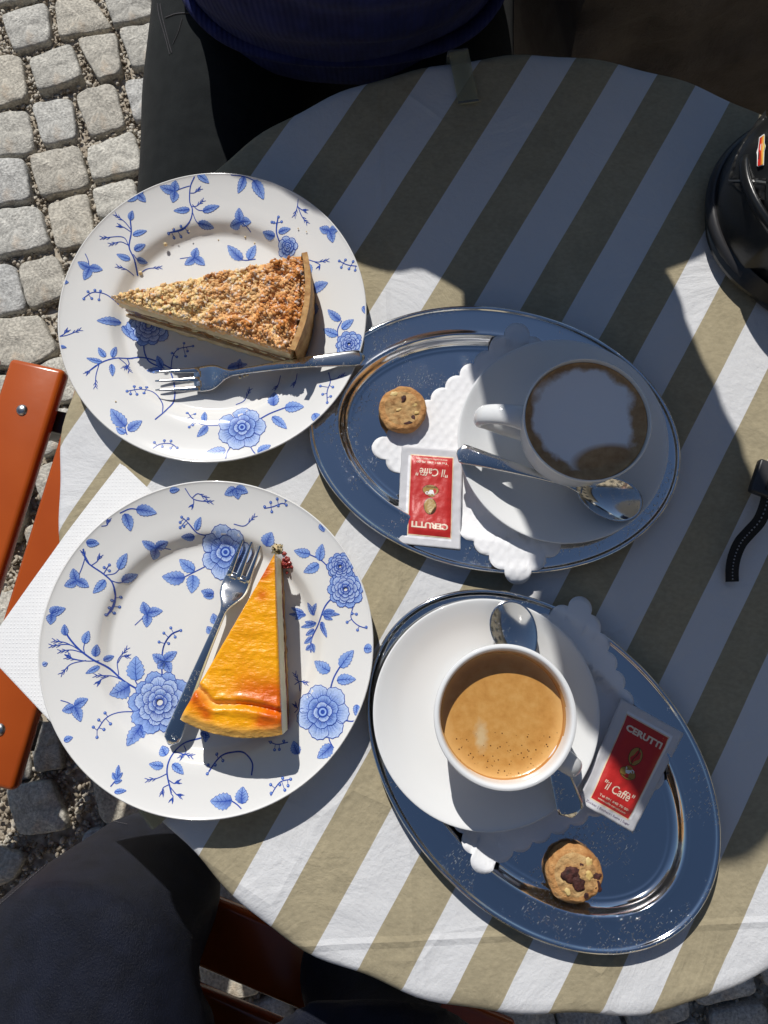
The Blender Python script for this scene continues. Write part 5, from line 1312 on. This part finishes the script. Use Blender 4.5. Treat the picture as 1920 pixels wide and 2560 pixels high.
    put('emblem_saucer', el(.0060, .0040), .50, .435, 'brown', .00030); put('emblem_saucer', el(.0057, .0037), .50, .435, 'gold', .00036)
    put('emblem_lettering', fit('cerutti', .17, .016, bold=.0001), .49, .398, 'brown', .00048)
    put('emblem_cup', ([Vector(q) for q in ((-.0024, .0026, 0), (.0024, .0026, 0), (.0019, .0002, 0), (.0011, -.0014, 0), (-.0011, -.0014, 0), (-.0019, .0002, 0))], [tuple(range(6))]), .49, .452, 'white_p', .00050)
    put('emblem_cup', ([Vector((.0030 + .0013 * f_ * math.cos(a), .0012 + .0012 * f_ * math.sin(a), 0)) for a in [2 * math.pi * k / 14 for k in range(14)] for f_ in (1, .5)], [(2 * k, 2 * ((k + 1) % 14), 2 * ((k + 1) % 14) + 1, 2 * k + 1) for k in range(14)]), .49, .452, 'white_p', .00050)
    put('emblem_coffee', el(.0023, .0010, 0, .0027), .49, .452, 'gold', .00056)
    if foot: put('foot_lettering', fit(foot, .78, .026, shear=.1), .50, .030, 'violet', .0002)
    return t
zk = ZT + .0055
sachet('sunlit white and red sugar sachet lying upside down on the upper tray', (1157, 1127), (1004, 1115), (992, 1358), (1151, 1374), [zk, zk - .001, zk + .006, zk + .007], curl=lambda u, v: -.0022 * math.sin(math.pi * v))
sachet('shaded white and red sugar sachet leaning on the lower saucer, its lower edge folded up', (1446, 2004), (1582, 2082), (1710, 1833), (1554, 1747), [zk + .010, zk, zk + .006, zk + .008], curl=lambda u, v: (.0035 * math.exp(-((u - .30) / .13) ** 2) - .002 * math.exp(-((u - .08) / .08) ** 2)) * max(0, .16 - v) / .16, foot='Zucker | Zucchero | Sucre | Sugar')

# ------------------------------------------------------------ helmet with its strap
hc = Vector((.393, .330, ZT)); hl = thing('bicycle_helmet', 'black bicycle helmet with a chin strap at the right edge of the table', 'helmet', hc)
def shellpt(a, ph, s_=1.0):
    return Vector((.140 * s_ * math.sin(ph) * math.cos(a), .100 * s_ * math.sin(ph) * math.sin(a), .128 * s_ * math.cos(ph)))
V, F = [], []; na, nph = 96, 36
for i in range(nph + 1):
    ph = R(4) + R(93) * i / nph
    for k in range(na):
        a = 2 * math.pi * k / na; p_ = shellpt(a, ph)
        rib_ = math.sin(a * 5 + .8) ; groove = .5 + .5 * math.tanh(6 * (rib_ - .1)); span = math.sin(min(math.pi, max(0, (i / nph - .08) / .84) * math.pi))
        p_ *= 1 - .13 * groove * max(0, span) ** .5 * (0 if R(118) < a < R(212) else 1)
        V.append(p_ + Vector((0, 0, .012)))
for i in range(nph):
    for k in range(na): F.append((i * na + k, (i + 1) * na + k, (i + 1) * na + (k + 1) % na, i * na + (k + 1) % na))
def proj(p):
    q = p + hc - Vector((0, 0, CZ)); d_ = -(q.z * C) + q.y * S; return 960 + FPX * q.x / d_, 1280 - FPX * (q.y * C + q.z * S) / d_
vent = [Vector(q) for q in ((1822, 448), (1836, 395), (1868, 335), (1898, 300), (1900, 452), (1870, 475))]
mesh('shell', V, F, M['shell'], hl, auto=60)
V, F = [], []
for i in range(19):
    ph = R(6) + R(90) * i / 18
    for k in range(64): p_ = shellpt(2 * math.pi * k / 64, ph, .86); V.append(p_ + Vector((0, 0, .010)))
for i in range(18):
    for k in range(64): F.append((i * 64 + k, (i + 1) * 64 + k, (i + 1) * 64 + (k + 1) % 64, i * 64 + (k + 1) % 64))
mesh('foam_liner', V, F, M['foamblack'], hl)
rimp = [Vector((.141 * math.cos(a), .101 * math.sin(a), .008 + .008 * math.cos(2 * a))) for a in [2 * math.pi * k / 90 for k in range(91)]]
mesh('rim_trim', *tube(rimp, [(.004, .006)] * 91, 10), M['plastic'], hl)
for a0, a1, z_ in ((R(168), R(240), .050), (R(172), R(236), .078)):
    pts = []
    for i in range(25):
        a = a0 + (a1 - a0) * i / 24; q = math.sqrt(max(.05, 1 - (z_ / .140) ** 2)); pts.append(Vector((.142 * q * math.cos(a), .102 * q * math.sin(a), z_ + .01 * math.sin(i / 24 * math.pi))))
    mesh('ridge', *tube(pts, [(.003, .005)] * 25, 10), M['shell'], hl)
# visor at the lower left
V, F = [], []
for i in range(21):
    a = R(176) + R(66) * i / 20; e = math.sin(math.pi * i / 20) ** .5
    for r0, z_ in ((1.0, .022), (1.0 + .07 * e, .012), (1.0 + .07 * e, .009), (1.0, .017)): V.append(Vector((0.138 * r0 * math.cos(a), .099 * r0 * math.sin(a), z_)))
for i in range(20):
    for k in range(4): F.append((4 * i + k, 4 * i + (k + 1) % 4, 4 * i + 4 + (k + 1) % 4, 4 * i + 4 + k))
o = mesh('visor', V, F, M['shell'], hl, auto=30); bm = bmesh.new(); bm.from_mesh(o.data); bmesh.ops.recalc_face_normals(bm, faces=bm.faces); bm.to_mesh(o.data); bm.free()
# sticker on the shell
def sticker(poly, mt, lift, name='sticker'):
    V = []
    for x, y in poly:
        u = (1740 + x * .235 - 960) / FPX; v = (1280 - (240 + y * .235)) / FPX; dr = Vector((u, S + v * C, -(C - v * S))); dr.normalize()
        o_ = Vector((0, 0, CZ)) - hc - Vector((0, 0, .012)); ax = Vector((.140 + lift, .100 + lift, .128 + lift))
        A_ = sum((dr[i] / ax[i]) ** 2 for i in range(3)); B_ = 2 * sum(o_[i] * dr[i] / ax[i] ** 2 for i in range(3)); C_ = sum((o_[i] / ax[i]) ** 2 for i in range(3)) - 1
        D_ = max(0, B_ * B_ - 4 * A_ * C_); V.append(o_ + dr * (-B_ - math.sqrt(D_)) / (2 * A_) + Vector((0, 0, .012)))
    mesh(name, V, [tuple(range(len(V)))], M[mt], hl, smooth=False)
zh = lambda *q: [((x - 1740) / .235, (y - 240) / .235) for x, y in q]
sticker(zh((1822, 446), (1830, 412), (1846, 375), (1868, 335), (1893, 300), (1915, 275), (1915, 450), (1870, 447)), 'foamblack', .0008, 'vent_foam')
sticker(zh((1820, 449), (1822, 453), (1890, 455), (1915, 458), (1915, 453), (1890, 449)), 'rivet', .0014, 'vent_edge')
sticker(zh((1828, 458), (1890, 459), (1912, 462), (1912, 500), (1880, 492), (1850, 478)), 'foamblack', .0008, 'vent_foam')
sticker([(672, 440), (725, 402), (733, 415), (730, 500), (742, 530), (728, 590), (722, 735), (660, 755), (648, 740), (650, 630), (643, 600), (660, 545)], 'st_white', .0012)
sticker([(678, 448), (700, 432), (690, 560), (688, 735), (664, 746), (656, 735), (662, 590)], 'st_red', .0018)
sticker([(700, 432), (716, 420), (708, 560), (704, 728), (688, 735), (690, 560)], 'st_orange', .0018)
sticker([(716, 420), (727, 412), (724, 500), (735, 532), (720, 580), (714, 726), (704, 728), (708, 560)], 'st_yellow', .0018)
sticker([(662, 600), (672, 585), (672, 640), (660, 648)], 'st_dark', .0024)
# strap
def ribbon(name, pts, hw, th_, mt, parent, off):
    P_ = [Vector(q) for q in crom(pts, 8)]; V, F = [], []
    for i, q in enumerate(P_):
        d = (P_[min(i + 1, len(P_) - 1)] - P_[max(i - 1, 0)]); d.z = 0; d.normalize(); n_ = Vector((-d.y, d.x, 0))
        for a, b in ((hw, 0), (hw, th_), (-hw, th_), (-hw, 0)): V.append(q + n_ * a + Vector((0, 0, b)) - off)
    for i in range(len(P_) - 1):
        for k in range(4): F.append((4 * i + k, 4 * i + (k + 1) % 4, 4 * i + 4 + (k + 1) % 4, 4 * i + 4 + k))
    F += [(0, 1, 2, 3), tuple(4 * (len(P_) - 1) + k for k in (3, 2, 1, 0))]
    o = mesh(name, V, F, M[mt], parent, smooth=False); bm = bmesh.new(); bm.from_mesh(o.data); bmesh.ops.recalc_face_normals(bm, faces=bm.faces); bm.to_mesh(o.data); bm.free(); return P_
zs = ZT + .006
zq = lambda x, y: (1760 + x * .1808, 1100 + y * .1808)
sp = [tuple(at(*zq(x, y), z)) for x, y, z in ((885, 700, ZT + .014), (850, 900, ZT + .012), (760, 1120, ZT + .010), (620, 1280, ZT + .009), (500, 1420, ZT + .008), (420, 1600, ZT + .007), (385, 1780, ZT + .006), (385, 1960, ZT + .004))]
P_ = ribbon('chin_strap', sp, .0046, .0012, 'web', hl, hc)
V, F = [], []; acc = 0; pts_ = []
for i in range(1, len(P_) - 1):
    if i % 2 == 0: pts_.append(tube([P_[i] + Vector((0, 0, .0014)) - hc, P_[i].lerp(P_[i + 1], .75) + Vector((0, 0, .0014)) - hc], [.0005, .0005], 6))
mesh('reflective_stitch', *join(pts_), M['reflect'], hl)
q0 = at(*zq(885, 640), ZT + .012)
ribbon('chin_strap', [tuple(hc + Vector((-.03, -.095, .02))), (q0.x + .03, q0.y + .05, ZT + .008), (q0.x + .012, q0.y + .018, ZT + .012), tuple(q0)], .0055, .0012, 'web', hl, hc)
bm = bmesh.new(); bc_ = at(*zq(850, 560), ZT + .014) - hc
boxbm(bm, bc_ + Vector((.002, 0, 0)), (.022, .026, .007), Matrix.Rotation(R(-22), 4, 'Z'), .0018); boxbm(bm, bc_ + Vector((.006, -.001, .004)), (.012, .018, .005), Matrix.Rotation(R(-22), 4, 'Z'), .0015)
from_bm('buckle', bm, M['plastic'], hl, auto=35)

# ------------------------------------------------------------ seams on the clothes, laid on the cloth surface
def on_surface(ob, px, py):
    "where the sight line through a photo pixel meets an object of the place"
    u = (px - 960) / FPX; v = (1280 - py) / FPX; d = Vector((u, S + v * C, -(C - v * S))).normalized(); off = ob.parent.location
    ok, loc, nr_, _ = ob.ray_cast(Vector((0, 0, CZ)) - off, d); return (loc + nr_ * .0006) if ok else None
def seam(ob, pts, r_=.0007, name='seam_stitching', mt='thread'):
    P_ = []
    for q in crom(pts, 14):
        s_ = on_surface(ob, *q)
        if s_ is not None: P_.append(s_)
    if len(P_) < 3: return
    seg = [tube([a, a.lerp(b, .62)], r_ * .75, 5) for a, b in zip(P_, P_[1:]) if 1e-5 < (b - a).length < .03]
    if seg: mesh(name, *join(seg), M[mt], ob.parent)
bpy.context.view_layer.update()
guest_tr = [o for o in bpy.data.objects if o.name.startswith('trousers') and o.parent == g][0]
zg = lambda x, y: (360 + x * .3617, y * .3617)
seam(guest_tr, [zg(*q) for q in ((95, 30), (110, 120), (150, 260), (180, 380))]); seam(guest_tr, [zg(*q) for q in ((115, 30), (130, 120), (165, 260), (195, 370))]); seam(guest_tr, [zg(*q) for q in ((265, 130), (240, 220), (200, 310))], .0005)
seam(guest_tr, [zg(*q) for q in ((150, 125), (230, 98), (345, 92))], .0009)
seam(tro, [(104, 2112), (118, 2096), (140, 2082), (151, 2080), (144, 2092), (126, 2106), (106, 2114)], .0007, 'printed_loop', 'reflect')
seam(tro, [(0, 2262), (90, 2185), (190, 2098), (250, 2052)], .0006); seam(tro, [(120, 2112), (190, 2062), (250, 2050), (320, 2062)], .0006)
